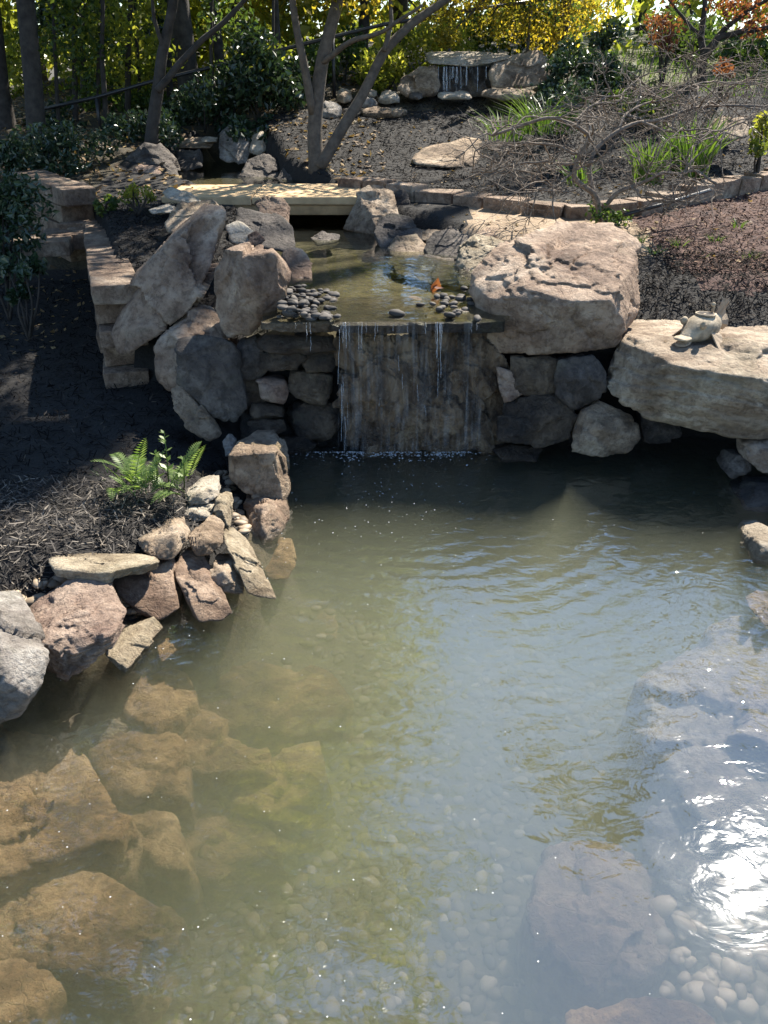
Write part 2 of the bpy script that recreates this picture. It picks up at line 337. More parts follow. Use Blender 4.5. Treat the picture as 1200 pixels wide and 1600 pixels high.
def strand_mat():
    N = NT('fall_strand'); tr = N.n('ShaderNodeBsdfTransparent'); bs = N.n('ShaderNodeBsdfPrincipled'); bs.inputs['Base Color'].default_value = (0.75, 0.8, 0.86, 1); bs.inputs['Roughness'].default_value = 0.12
    mx = N.n('ShaderNodeMixShader'); mx.inputs[0].default_value = 0.3; N.l(tr.outputs[0], mx.inputs[1]); N.l(bs.outputs[0], mx.inputs[2]); N.l(mx.outputs[0], N.out.inputs[0]); MATS['fall_strand'] = N.m
strand_mat()

# ------------------------------------------------------------------ terrain
POND = np.array([(-2.0, .5), (-1.95, 1.5), (-1.8, 2.4), (-1.5, 2.75), (-1.15, 2.95), (-.95, 3.18), (-.78, 3.45), (-.68, 3.8), (-.66, 4.3), (-.8, 4.6), (-.95, 5.0), (.6, 5.1), (1.3, 5.05), (2.1, 5.15), (2.7, 4.9), (2.8, 3.8), (2.7, 3.0), (2.5, 2.0), (2.4, .5)])
STREAM = np.array([(.05, 5.0, .62), (.10, 5.8, .78), (-.02, 6.8, .82), (-.58, 8.1, .52), (-1.1, 9.3, .55), (-1.75, 10.2, .55), (-2.1, 11.2, .6), (-2.1, 12.0, .4)])
def seg_dist(x, y, pts, closed):
    n = len(pts); best = np.full(np.shape(x), 1e9); w = np.zeros(np.shape(x))
    for i in range(n if closed else n - 1):
        a, b = pts[i], pts[(i + 1) % n]; d = b[:2] - a[:2]; t = np.clip(((x - a[0]) * d[0] + (y - a[1]) * d[1]) / (d @ d), 0, 1)
        q = np.hypot(x - a[0] - t * d[0], y - a[1] - t * d[1]); m = q < best
        best = np.where(m, q, best)
        if pts.shape[1] > 2: w = np.where(m, a[2] + t * (b[2] - a[2]), w)
    return best, w
def pond_sd(x, y):
    d, _ = seg_dist(x, y, POND, True); ins = np.zeros(np.shape(x), bool)
    for i in range(len(POND)):
        a, b = POND[i], POND[(i + 1) % len(POND)]
        cnd = ((a[1] > y) != (b[1] > y)) & (x < (b[0] - a[0]) * (y - a[1]) / (b[1] - a[1] + 1e-12) + a[0]); ins ^= cnd
    return np.where(ins, d, -d)
def H(x, y):
    x = np.asarray(x, float); y = np.asarray(y, float)
    up = np.interp(y, [0, 3, 4.5, 5.4, 6, 7.5, 9, 10, 13, 16, 30, 60, 200], [.3, .35, .45, .62, .86, 1.0, 1.06, 1.16, 1.78, 2.2, 3.0, 4, 6])
    up = up - 0.28 * sstep(-1.2, -2.6, x) * sstep(10, 13, y) + 0.12 * sstep(1.5, 4, x) * sstep(7, 10, y)
    lowz = np.interp(y, [0, 2.5, 3.3, 4.2, 5.5, 8.5, 9.6, 14], [.2, .22, .26, .2, .18, .28, 1.0, 1.6])
    wx = np.interp(y, [0, 5.15, 5.3, 5.55, 5.78, 7.65, 8.8, 9.6], [0, -.1, -.95, -1.2, -1.82, -2.47, -3.0, -6])
    h = up + (lowz - up) * sstep(wx + .03, wx - .10, x)
    h = h + 0.035 * fbm(np.stack([x * 1.3, y * 1.3, 0 * x], -1).reshape(-1, 3), 4).reshape(np.shape(x))
    d, hw = seg_dist(x, y, STREAM, False)
    fl = np.where(y < 9.0, .74, .93)
    h = np.where(y > 4.9, h + (np.minimum(fl, h) - h) * sstep(hw + .18, hw - .05, d), h)
    sd = pond_sd(x, y)
    pf = -.38 - .30 * sstep(0.0, 1.0, sd) * (1 - .4 * sstep(2.4, 1.3, y)) + 0.02 * perlin(np.stack([x * 2, y * 2, 0 * x], -1).reshape(-1, 3)).reshape(np.shape(x))
    w = np.where((x < 0) & (y < 5.0), .62, .14)
    h = np.where(sd < 0, (h + .02) * sstep(0, 1, -sd / w) - .02, h)
    h = np.where(sd >= 0, -.02 + (pf + .02) * sstep(0.0, .22, sd), h)
    return h
gx = np.unique(np.concatenate([np.arange(-4.2, 4.2, .06), np.linspace(-14, 14, 90), np.linspace(-250, 250, 30)]))
gy = np.unique(np.concatenate([np.arange(-.2, 12, .06), np.linspace(-6, 34, 110), np.linspace(-150, 260, 30)]))
X, Y = np.meshgrid(gx, gy); Z = H(X, Y)
nx, ny = len(gx), len(gy)
idx = np.arange(nx * ny).reshape(ny, nx)
GF = np.stack([idx[:-1, :-1], idx[:-1, 1:], idx[1:, 1:], idx[1:, :-1]], -1).reshape(-1, 4)
gme = mesh_np('ground', np.stack([X, Y, Z], -1).reshape(-1, 3), GF)
for k in ('g_mulch', 'g_path', 'g_pond', 'g_forest', 'g_red', 'g_grass'): gme.materials.append(MATS[k])
cx_ = X.ravel()[GF].mean(1); cy_ = Y.ravel()[GF].mean(1); sdc = pond_sd(cx_, cy_)
# the sandy path lies between the boulders and the stone edging
EDGE = [(535, 283, 9.0), (600, 290, 8.75), (660, 300, 8.45), (720, 308, 8.2), (790, 317, 7.95), (850, 326, 7.75), (905, 330, 7.6), (960, 326, 7.65), (1010, 318, 7.8), (1070, 300, 8.1), (1130, 288, 8.4), (1200, 276, 8.7), (1290, 262, 9.1)]
EDGEW = np.array([at(*p) for p in EDGE])
edge_y = np.interp(cx_, EDGEW[:, 0], EDGEW[:, 1])
wob = 0.25 * perlin(np.stack([cx_ * 1.7, cy_ * 1.7, 0 * cx_ + 5], -1))
mi = np.full(len(GF), 0)
mi[(cy_ > 12.5) & (cx_ < 3)] = 3; mi[(cx_ < -3.0) & (cy_ > 8.6)] = 3
mi[(cx_ > .75 + 1.2 * wob) & (cx_ < 2.35 + wob) & (cy_ > 6.45 + wob) & (cy_ < edge_y + .1)] = 1
mi[(cx_ >= 2.2 + wob) & (cy_ > 5.9 + .5 * (cx_ - 2) * -.2 + wob) & (cy_ < edge_y)] = 4
mi[(cy_ > 13.2) & (cx_ > 3.2)] = 5; mi[cy_ > 30] = 3
mi[sdc > -.05] = 2
dS, hS = seg_dist(cx_, cy_, STREAM, False); mi[(dS < hS) & (cy_ > 5.25)] = 2; mi[(sdc > -.25) & (cy_ > 4.4)] = 0
gme.polygons.foreach_set('material_index', mi.astype(np.int32))
tag(link('ground', gme), kind='structure')

def flat_water(name, poly, z, mat):
    me = bpy.data.meshes.new(name); me.from_pydata([(x, y, z) for x, y in poly], [], [tuple(range(len(poly)))]); me.update()
    return tag(link(name, me, MATS[mat]), kind='structure')
m = MB(); m.box((-2.6, .2, -1.2), (3.2, 5.3, 0)); tag(m.build('pond_water', MATS['pond_water'], smooth=False), kind='structure')
flat_water('stream_water', [(-.72, 4.86), (.72, 4.86), (1.0, 5.6), (.85, 6.9), (.15, 8.1), (-.3, 8.9), (-1.4, 8.9), (-1.4, 8), (-1.0, 6.6), (-.8, 5.6)], .86, 'stream_water')
flat_water('stream_pool_water', [(-2.9, 9.9), (-1.0, 9.2), (-.9, 10.4), (-1.3, 12.2), (-2.9, 12.2)], 1.03, 'stream_water')

# ------------------------------------------------------------------ rocks
_ICO = {}
def ico(n):
    if n not in _ICO:
        bm = bmesh.new(); bmesh.ops.create_icosphere(bm, subdivisions=n, radius=1.0)
        V = np.array([v.co[:] for v in bm.verts]); F = np.array([[v.index for v in f.verts] for f in bm.faces]); bm.free()
        _ICO[n] = (V / np.linalg.norm(V, axis=1)[:, None], F)
    return _ICO[n]
def hull_planes(P):
    bm = bmesh.new()
    for p in P: bm.verts.new([float(x) for x in p])
    bmesh.ops.convex_hull(bm, input=bm.verts); bm.normal_update()
    pl = []
    for f in bm.faces:
        n = np.array(f.normal[:])
        if np.linalg.norm(n) < .5: continue
        d = n @ np.array(f.verts[0].co[:])
        if any(n @ q[0] > .985 for q in pl): continue
        pl.append((n, d))
    bm.free()
    return np.array([q[0] for q in pl]), np.array([q[1] for q in pl])
def rock_mesh(P, lvl=5, chips=7, rough=.02, k=110, strata=0.0, sdir=(0.1, -0.15, 1), seed=0, crack=0.8, facet=.20, cells=22):
    r = np.random.default_rng(seed); P = np.asarray(P, float); c0 = P.mean(0); Q = P - c0
    N, D = hull_planes(Q)
    inside = D > 1e-4; N, D = N[inside], D[inside]
    chips = (chips + 1) // 2
    for q in range(chips + 4):
        n = r.normal(size=3); n /= np.linalg.norm(n); h = (Q @ n).max()
        N = np.vstack([N, n]); D = np.append(D, h * (r.uniform(.80, .96) if q < chips else r.uniform(.93, .99)))
    ext = np.maximum((Q.max(0) - Q.min(0)) / 2, .03); size = float(np.prod(ext) ** (1 / 3))
    V, F = ico(lvl); d = V * ext; d /= np.linalg.norm(d, axis=1)[:, None]
    A = np.maximum(d @ N.T, 1e-4) / D
    mxA = A.max(1); rad = 1 / (mxA * ((A / mxA[:, None]) ** k).sum(1) ** (1 / k))
    p = d * rad[:, None]
    off = r.uniform(0, 200, 3)
    q = p / size + off
    # broken faces: each patch of the skin sits a little in or out and tilts its own way
    ci = r.integers(0, len(p), cells); cc = p[ci]; wp = p + size * .16 * np.stack([fbm(q * 2.3 + 31 * j, 3) for j in range(3)], 1)
    dist = ((wp[:, None, :] - cc[None]) ** 2).sum(2); own = dist.argmin(1)
    co_ = r.normal(size=cells) * .55; ct = r.normal(size=(cells, 3)) * .5
    fac = co_[own] + ((p - cc[own]) / size * ct[own]).sum(1)
    wide = fbm(q * 1.1, 3); fine = fbm(q * 4.5, 5, g=.62)
    rd = np.abs(fbm(q * 1.5 + 40, 4))
    disp = size * (rough * .62 * (1.0 * wide + 1.25 * fine) + facet * .5 * fac - rough * crack * 1.6 * np.exp(-(rd / .035) ** 2))
    if strata:
        s = np.array(sdir, float); s /= np.linalg.norm(s); t = (p @ s) / size * 7 + 1.2 * fbm(q * 1.0 + 9, 3)
        fr = t - np.floor(t); disp += size * strata * (np.clip(fr * 1.5, 0, 1) - .5 + .5 * perlin(np.stack([np.floor(t) * 7.7, q[:, 0] * .6, q[:, 1] * .6], -1)))
    p = p + d * disp[:, None]
    return p, F, c0
ROCKN = [0]
def rock(name, label, P, mat, cat='rock', group=None, parent=None, px=True, back=.3, **kw):
    ROCKN[0] += 1; kw.setdefault('seed', ROCKN[0] * 13 + 5)
    P = np.array([at(*p) for p in P]) if px else np.array(P, float)
    if back:
        cm = P.mean(0); B = P.copy(); B[:, 0] += (cm[0] - B[:, 0]) * .3; B[:, 2] += (cm[2] - B[:, 2]) * .3 - .03; B[:, 1] += back; P = np.vstack([P, B])
    V, F, c0 = rock_mesh(P, **kw)
    base = np.array((c0[0], c0[1], c0[2] + V[:, 2].min()))
    V = V + c0 - base
    o = link(name, mesh_np(name, V, F), MATS[mat], parent, base)
    if parent is None: tag(o, label, cat, group)
    return o
def ell(cx, cy, rx, ry, Yf, dep=.2, n=9, seed=0, jit=.16, tilt=0.0):
    """an uneven outline whose upper points lie further back, so the stone shows a top"""
    r = np.random.default_rng(seed + int(cx * 7 + cy * 3)); P = []
    a0 = r.uniform(0, 6.28)
    for k in range(n):
        a = a0 + 2 * math.pi * k / n; s = 1 + r.uniform(-jit, jit)
        u, v_ = math.cos(a) * s, math.sin(a) * s
        sg = lambda t: math.copysign(abs(t) ** .75, t)
        P.append((cx + rx * sg(u) + tilt * v_ * ry, cy - ry * sg(v_), Yf + dep * (0.5 + 0.5 * max(-1, min(1, v_)))))
    P.append((cx + rx * .1, cy + ry * .15, Yf - .02)); P.append((cx - rx * .4, cy - ry * .1, Yf + dep * .25)); P.append((cx + rx * .45, cy - ry * .2, Yf + dep * .2))
    return P

# boulders left of the fall
rock('boulder', 'long slanted pinkish boulder leaning beside the block retaining wall', [(352, 321, 5.85), (321, 319, 6.0), (292, 340, 6.0), (250, 383, 5.9), (225, 412, 5.8), (183, 487, 5.65), (169, 521, 5.55), (183, 562, 5.45), (208, 550, 5.35), (267, 508, 5.35), (308, 467, 5.4), (342, 408, 5.55), (354, 354, 5.75), (270, 372, 5.62), (225, 428, 5.5), (205, 500, 5.38)], 'rock_pink', lvl=6, back=.3, chips=5, rough=.022)
rock('boulder', 'tall faceted brown boulder standing between the slanted boulder and the fall', [(379, 384, 5.3), (425, 376, 5.3), (456, 429, 5.25), (450, 462, 5.15), (417, 502, 5.1), (388, 530, 5.1), (354, 527, 5.15), (333, 483, 5.2), (333, 425, 5.2), (356, 394, 5.2), (378, 398, 5.08), (385, 437, 5.0), (417, 460, 5.02), (430, 395, 5.12)], 'rock_pink', lvl=6, chips=3, rough=.02)
rock('boulder', 'rounded reddish brown boulder under the slanted boulder', [(292, 476, 5.4), (325, 482, 5.4), (350, 508, 5.35), (355, 550, 5.2), (300, 612, 5.05), (262, 615, 5.05), (242, 592, 5.1), (239, 540, 5.2), (260, 503, 5.3), (285, 540, 5.1)], 'rock_pink', chips=8, rough=.03)
rock('boulder', 'dark bluish slab leaning at the left foot of the fall', [(285, 530, 5.1), (342, 523, 5.1), (365, 540, 5.08), (380, 590, 5.0), (390, 640, 4.95), (367, 670, 4.9), (333, 655, 4.85), (275, 600, 4.95), (274, 550, 5.0), (320, 560, 4.95)], 'rock_dark', chips=6, rough=.02)
rock('boulder', 'narrow brown slab tipped against the dark slab above the fern', [(263, 606, 4.9), (283, 602, 4.95), (325, 650, 4.85), (351, 684, 4.75), (329, 694, 4.7), (292, 670, 4.75), (268, 637, 4.8)], 'rock_tan', back=.15, chips=4)
# wall of dark stacked stones behind the fall, left side
for lab, cx, cy, rx, ry, Yf, mt in [('long flat dark stone just under the left end of the ledge', 462, 538, 58, 14, 5.0, 'rock_wet'), ('brown flat stone second from the top left of the falling water', 440, 564, 36, 17, 5.0, 'rock_wet'), ('dark stone beside the dribbling water under the ledge', 498, 566, 30, 16, 5.02, 'rock_wet'), ('reddish squared stone in the dark wall left of the fall', 424, 610, 27, 19, 4.98, 'rock_red'), ('blocky wet stone midway down beside the left edge of falling water', 486, 606, 34, 24, 5.0, 'rock_wet'), ('thin dark stone below the reddish squared stone', 415, 644, 26, 13, 4.95, 'rock_wet'), ('wide wet stone low in the wall left of the fall', 486, 658, 42, 27, 4.97, 'rock_wet'), ('small dark stone low in the wall behind the pale square block', 415, 670, 25, 13, 4.9, 'rock_wet'), ('lowest dark stone at the waterline left of the fall', 455, 698, 38, 14, 4.88, 'rock_wet'), ('dark rounded stone under the tall faceted boulder', 392, 560, 24, 30, 5.08, 'rock_dark'), ('narrow dark stone right of the dark bluish slab', 396, 618, 17, 30, 5.05, 'rock_wet'), ('dark stone at the waterline right of the dark bluish slab', 398, 672, 22, 26, 5.0, 'rock_dark')]:
    rock('wall_stone', lab, ell(cx, cy, rx * 1.13, ry * 1.2, Yf, .1, n=7, jit=.26), mt, 'stone', 'stones of the waterfall wall', lvl=4, chips=6, rough=.035)
# big slab behind the falling water
rock('waterfall_slab', 'tall brown wet slab behind the left half of the falling water', [(526, 516, 5.04), (600, 514, 5.0), (655, 516, 5.02), (668, 570, 4.98), (650, 640, 4.95), (606, 714, 4.92), (545, 716, 4.93), (531, 620, 4.98), (590, 590, 4.88), (600, 660, 4.87)], 'rock_fall', 'stone', lvl=6, back=.25, chips=3, rough=.07, facet=.4, cells=30)
rock('waterfall_slab', 'darker wet slab behind the right half of the falling water', [(640, 514, 5.1), (710, 516, 5.08), (774, 520, 5.1), (790, 600, 5.05), (788, 700, 5.0), (700, 700, 5.0), (650, 620, 5.04), (725, 570, 4.98)], 'rock_fall', 'stone', lvl=6, back=.2, chips=3, rough=.07, facet=.4, cells=30)
rock('waterfall_stone', 'domed brown stone at the foot of the fall', [(575, 690, 4.96), (612, 640, 4.98), (652, 600, 5.0), (692, 574, 5.0), (730, 606, 5.0), (768, 655, 4.98), (784, 716, 4.9), (560, 718, 4.9), (650, 645, 4.84), (725, 665, 4.82), (690, 620, 4.88)], 'rock_fall', 'stone', lvl=6, back=.2, chips=4, rough=.08, facet=.4, cells=30)
for lab, x0, x1, yf in [('thin dark flat stone at the left end of the lip of the fall', -.74, -.30, 4.90), ('thin dark flat stone in the middle of the lip of the fall', -.33, .25, 4.86), ('thin dark flat stone at the right end of the lip of the fall', .22, .72, 4.885)]:
    xm_ = (x0 + x1) / 2; zj = random.uniform(-.006, .006)
    rock('ledge_stone', lab, np.array([(x0, yf + .03, .795), (xm_ - .1, yf - .015, .79), (x1, yf + .02, .80), (x1, 5.5, .79), (x0, 5.5, .79), (x0, yf + .02, .836 + zj), (xm_, yf - .02, .845 + zj), (xm_ + .12, yf, .843), (x1, yf + .01, .838 + zj), (x1, 5.5, .845), (x0, 5.5, .845)]), 'rock_wet', 'stone', px=False, back=0, chips=0, rough=.05, crack=.3, facet=.14)
# big boulder right of the fall and the stones under it
rock('boulder', 'massive pinkish boulder with branch shadows at the right of the fall', [(762, 397, 5.5), (788, 379, 5.7), (817, 362, 5.85), (875, 350, 5.95), (950, 353, 5.95), (1000, 370, 5.8), (1009, 384, 5.7), (1007, 454, 5.5), (992, 498, 5.2), (976, 525, 5.05), (950, 547, 5.0), (887, 564, 4.98), (846, 569, 4.98), (775, 556, 5.05), (759, 525, 5.1), (757, 483, 5.1), (731, 454, 5.3), (732, 421, 5.4), (765, 462, 5.02), (812, 450, 5.0), (879, 470, 4.84), (952, 468, 4.88), (972, 500, 4.95), (850, 400, 5.4), (930, 395, 5.5)], 'rock_pink', lvl=6, back=.35, chips=6, rough=.035, facet=.16)
for lab, P, mt in [
    ('small pinkish wedge stone right beside the falling water', [(776, 574, 4.98), (800, 582, 4.98), (820, 612, 4.95), (788, 630, 4.93), (778, 600, 4.95)], 'rock_red'),
    ('dark greenish stone under the left of the massive boulder', [(795, 556, 5.0), (874, 556, 5.0), (876, 606, 4.95), (845, 628, 4.93), (800, 610, 4.95), (835, 590, 4.9)], 'rock_wet'),
    ('angular grey brown stone under the middle of the massive boulder', [(872, 562, 4.95), (918, 552, 4.95), (942, 580, 4.9), (940, 622, 4.85), (905, 648, 4.83), (868, 628, 4.85), (864, 590, 4.9), (905, 595, 4.8)], 'rock_dark'),
    ('dark angular stone below the greenish stone near the waterline', [(786, 624, 4.92), (862, 610, 4.92), (908, 650, 4.85), (890, 686, 4.8), (840, 704, 4.78), (785, 698, 4.8), (782, 650, 4.85), (850, 650, 4.75)], 'rock_wet'),
    ('knobby banded stone at the waterline below the fish rock', [(908, 640, 4.8), (936, 627, 4.85), (987, 648, 4.8), (1000, 685, 4.72), (985, 709, 4.68), (945, 716, 4.65), (893, 704, 4.68), (893, 680, 4.72), (940, 670, 4.62)], 'rock_tan'),
    ('low flat dark stone awash right of the fall', [(768, 704, 4.85), (800, 694, 4.9), (848, 702, 4.85), (842, 722, 4.75), (783, 722, 4.78)], 'rock_wet'),
    ('dark stone tucked under the fish rock', [(1000, 645, 4.95), (1062, 655, 4.95), (1070, 684, 4.85), (1008, 696, 4.85), (1030, 665, 4.8)], 'rock_dark'),
    ('brown stone under the right end of the fish rock', [(1162, 692, 4.55), (1200, 680, 4.6), (1245, 700, 4.55), (1240, 742, 4.42), (1190, 738, 4.4), (1163, 717, 4.45), (1200, 705, 4.38)], 'rock_pink'),
    ('small dark stone at the waterline below the fish rock', [(1132, 737, 4.5), (1150, 712, 4.55), (1170, 712, 4.55), (1172, 738, 4.48), (1148, 751, 4.42)], 'rock_dark'),
    ('dark half sunken stone by the right edge', [(1148, 774, 4.3), (1185, 757, 4.35), (1240, 757, 4.35), (1240, 804, 4.1), (1165, 800, 4.1)], 'rock_dark'),
    ('small pale rock breaking the water at the right edge', [(1169, 852, 3.72), (1185, 838, 3.78), (1215, 833, 3.8), (1245, 850, 3.75), (1225, 886, 3.55), (1175, 880, 3.58), (1195, 855, 3.55)], 'rock_pale'),
    ('dark small rock at the right edge under the pale one', [(1186, 968, 3.15), (1200, 955, 3.2), (1240, 955, 3.2), (1240, 985, 3.05), (1195, 982, 3.05)], 'rock_tan')]:
    rock('stone', lab, P, mt, 'stone', back=.22, chips=7, rough=.035)
FISHROCK = rock('boulder', 'broad flat topped pale boulder that carries the fish sculpture', [(983, 504, 5.55), (1017, 495, 5.7), (1067, 493, 5.75), (1137, 498, 5.7), (1250, 512, 5.6), (1350, 540, 5.3), (978, 525, 4.98), (1021, 550, 4.74), (1058, 570, 4.58), (1100, 580, 4.5), (1158, 588, 4.45), (1250, 596, 4.4), (1350, 600, 4.5), (946, 594, 4.9), (967, 626, 4.75), (1000, 648, 4.68), (1075, 668, 4.6), (1171, 685, 4.5), (1250, 660, 4.5), (1350, 640, 4.6), (1000, 600, 4.72), (1090, 630, 4.5)], 'rock_ledge', lvl=6, back=.25, chips=1, rough=.02, facet=.14, strata=.035, sdir=(.04, .06, 1), k=60)
rock('boulder', 'smooth dark grey rock behind the fish sculpture', [(1001, 463, 5.95), (1030, 450, 6.1), (1052, 445, 6.1), (1076, 455, 6.05), (1104, 471, 5.95), (1082, 488, 5.85), (1060, 499, 5.8), (1013, 501, 5.8), (1001, 490, 5.85), (1050, 470, 5.82)], 'rock_grey', chips=3, rough=.02)
rock('stone', 'small stone wedged between the massive boulder and the dark grey rock', ell(992, 492, 14, 16, 5.7, .2), 'rock_pink', 'stone', lvl=4)
# left shore rocks
SH = [
 ('pale squared block at the tip of the left shore', [(355, 712, 4.3), (370, 691, 4.45), (430, 692, 4.45), (449, 715, 4.35), (453, 762, 4.25), (440, 788, 4.14), (380, 776, 4.14), (354, 750, 4.22), (432, 706, 4.22), (364, 712, 4.24)], 'rock_tan', dict(chips=1, rough=.012, lvl=6)),
 ('rough reddish rock in front of the pale squared block', [(377, 786, 4.1), (409, 780, 4.1), (447, 788, 4.1), (454, 812, 4.0), (428, 845, 3.85), (402, 860, 3.78), (378, 836, 3.9), (412, 790, 3.95), (408, 835, 3.8)], 'rock_pink', dict(rough=.05)),
 ('small upright rock between the squared block and the tipped slab', [(348, 690, 4.6), (357, 678, 4.62), (368, 690, 4.6), (364, 712, 4.52), (352, 715, 4.52)], 'rock_grey', dict(lvl=4, back=.12)),
 ('yellow upright stone beside the pebble run', [(341, 774, 3.95), (356, 778, 3.95), (361, 800, 3.88), (359, 830, 3.78), (341, 826, 3.78), (332, 800, 3.85), (345, 800, 3.8)], 'rock_yellow', dict(back=.15)),
 ('jagged pale rock at the top of the shore rock pile', [(283, 774, 4.0), (310, 760, 4.05), (339, 757, 4.05), (342, 774, 3.98), (323, 788, 3.9), (287, 790, 3.88), (310, 770, 3.92)], 'rock_pale', dict(rough=.06, back=.2)),
 ('pale crumbly rock below the jagged pale rock', [(279, 795, 3.9), (295, 783, 3.98), (333, 783, 3.98), (334, 808, 3.85), (296, 820, 3.78), (277, 813, 3.8), (300, 800, 3.8)], 'rock_pale', dict(rough=.05, back=.2)),
 ('blocky tan rock with a flat lit top beside the mulch', [(214, 841, 3.55), (248, 815, 3.75), (284, 814, 3.72), (294, 834, 3.55), (283, 860, 3.36), (269, 878, 3.3), (243, 874, 3.3), (220, 858, 3.38), (221, 845, 3.42), (274, 834, 3.38)], 'rock_tan', dict(chips=2, back=.1, rough=.03)),
 ('knobby rounded tan rock in the shore pile', [(294, 838, 3.5), (318, 816, 3.66), (346, 823, 3.62), (350, 848, 3.45), (316, 875, 3.34), (294, 866, 3.38), (322, 845, 3.38)], 'rock_tan', dict(rough=.06, back=.15)),
 ('long tan slab sloping down into the water', [(346, 824, 3.62), (361, 833, 3.62), (389, 862, 3.52), (415, 898, 3.38), (433, 937, 3.2), (402, 932, 3.2), (387, 926, 3.2), (384, 905, 3.26), (366, 879, 3.34), (350, 848, 3.46)], 'rock_yellow', dict(lvl=6, back=.08, rough=.025, chips=1)),
 ('shaded blocky rock under the long tan slab', [(328, 876, 3.42), (366, 880, 3.42), (384, 906, 3.34), (382, 930, 3.24), (347, 927, 3.22), (325, 903, 3.3), (350, 893, 3.28)], 'rock_tan', dict(back=.15, rough=.03, chips=2)),
 ('leaning brown slab with lit edge at the waterline', [(271, 886, 3.36), (290, 856, 3.5), (297, 880, 3.40), (324, 905, 3.26), (336, 938, 3.12), (366, 960, 3.04), (347, 973, 3.0), (302, 973, 3.0), (273, 908, 3.22)], 'rock_pink', dict(back=.12, rough=.03, chips=4)),
 ('shaded upright slab under the flat tan slab', [(176, 905, 3.22), (205, 890, 3.3), (266, 880, 3.34), (270, 900, 3.25), (281, 960, 3.08), (240, 968, 3.04), (205, 962, 3.05)], 'rock_pink', dict(back=.15, rough=.02)),
 ('flat tan slab laid across the shore rocks', [(69, 872, 3.24), (115, 863, 3.34), (190, 864, 3.36), (241, 869, 3.34), (246, 880, 3.24), (165, 901, 3.03), (88, 889, 3.06), (165, 908, 3.03), (90, 896, 3.06), (244, 890, 3.24)], 'rock_yellow', dict(back=0, chips=2, rough=.02, strata=.03)),
 ('big reddish layered rock on the left shore', [(26, 972, 2.82), (40, 950, 2.92), (67, 932, 3.0), (107, 905, 3.08), (139, 895, 3.1), (161, 903, 3.06), (185, 924, 2.98), (200, 952, 2.88), (173, 1004, 2.68), (133, 1046, 2.62), (107, 1060, 2.60), (75, 1055, 2.62), (66, 1007, 2.62), (34, 992, 2.72), (72, 1001, 2.60), (112, 1028, 2.56), (171, 990, 2.66)], 'rock_red', dict(lvl=6, back=.1, chips=2, rough=.03, strata=.05, sdir=(.45, -.3, .8))),
 ('smooth grey boulder cut by the left edge of the picture', [(-130, 940, 2.75), (-60, 925, 2.85), (0, 930, 2.9), (10, 942, 2.84), (17, 976, 2.72), (36, 996, 2.62), (60, 1002, 2.56), (78, 1024, 2.48), (65, 1066, 2.40), (27, 1122, 2.36), (-10, 1142, 2.34), (-110, 1150, 2.36), (-60, 1040, 2.32), (16, 1065, 2.33), (44, 1086, 2.33)], 'rock_grey', dict(lvl=6, back=.1, chips=2, rough=.025)),
 ('yellowish crusted rock with one edge in the water', [(168, 998, 2.86), (200, 984, 2.94), (240, 963, 3.05), (256, 981, 3.0), (226, 1016, 2.84), (190, 1056, 2.66), (176, 1040, 2.68), (163, 1024, 2.74), (205, 1000, 2.85)], 'rock_yellow', dict(back=.06, rough=.035)),
 ('brown rock just under water beside the yellowish crusted rock', [(240, 985, 3.08), (265, 965, 3.16), (284, 975, 3.12), (288, 1010, 2.98), (250, 1035, 2.88)], 'rock_under', dict(back=.1)),
 ('brown sunken rock in front of the rough reddish rock', [(398, 868, 3.84), (430, 846, 3.98), (457, 850, 3.95), (464, 880, 3.78), (450, 908, 3.6), (420, 905, 3.6)], 'rock_under', dict(back=.12)),
]
for lab, P, mt, kw in SH:
    kw = dict(kw); rock('shore_rock', lab, P, mt, 'rock', 'rocks along the left shore', **kw)
# sunken rocks
def sunk(lab, pts, z, mt='rock_under', thick=.60, tilt=0.0, **kw):
    z = z - .09; P = [atz(x, y, z + tilt * (y - np.mean([q[1] for q in pts])) / 100) for x, y in pts]
    P = np.array(P); cm = P.mean(0); top = cm + np.array((0, .02, .06)); B = P.copy(); P[:, :2] = cm[:2] + (P[:, :2] - cm[:2]) * 1.10; B[:, :2] = cm[:2] + (B[:, :2] - cm[:2]) * 1.3; B[:, 2] -= thick
    I = cm + (P - cm) * .6; I[:, 2] += .02
    rock('sunken_rock', lab, np.vstack([P, B, I]), mt, 'rock', 'rocks under the pond water', px=False, back=0, rough=kw.pop('rough', .04), chips=kw.pop('chips', 5), **kw)
sunk('big brown rock barely under water at the left edge', [(-90, 1180), (-40, 1140), (25, 1135), (75, 1140), (125, 1170), (142, 1210), (176, 1265), (165, 1287), (75, 1328), (-20, 1365), (-100, 1350)], -.07, lvl=6)
sunk('dark flat rock under water right of the big brown one', [(145, 1165), (200, 1144), (270, 1145), (302, 1190), (292, 1236), (200, 1240), (160, 1225)], -.16)
sunk('domed brown rock under water below the dark flat rock', [(150, 1305), (180, 1276), (225, 1265), (272, 1285), (297, 1328), (288, 1355), (160, 1350)], -.24)
sunk('broad orange brown flat rock under water near the lower left corner', [(-40, 1400), (0, 1395), (60, 1370), (140, 1365), (242, 1395), (235, 1420), (182, 1510), (185, 1526), (100, 1505), (0, 1490), (-60, 1480)], -.16, lvl=6)
sunk('brown rock under water in the lower left corner', [(-60, 1510), (30, 1500), (82, 1540), (50, 1592), (-30, 1650), (-80, 1600)], -.14)
sunk('large flat orange slab under water off the left shore', [(305, 1085), (330, 1045), (400, 1030), (500, 1050), (535, 1090), (500, 1130), (430, 1152), (330, 1130)], -.30)
sunk('orange sunken slab between the dark flat rock and the large slab', [(240, 1142), (320, 1118), (395, 1155), (412, 1195), (310, 1205), (270, 1180)], -.22)
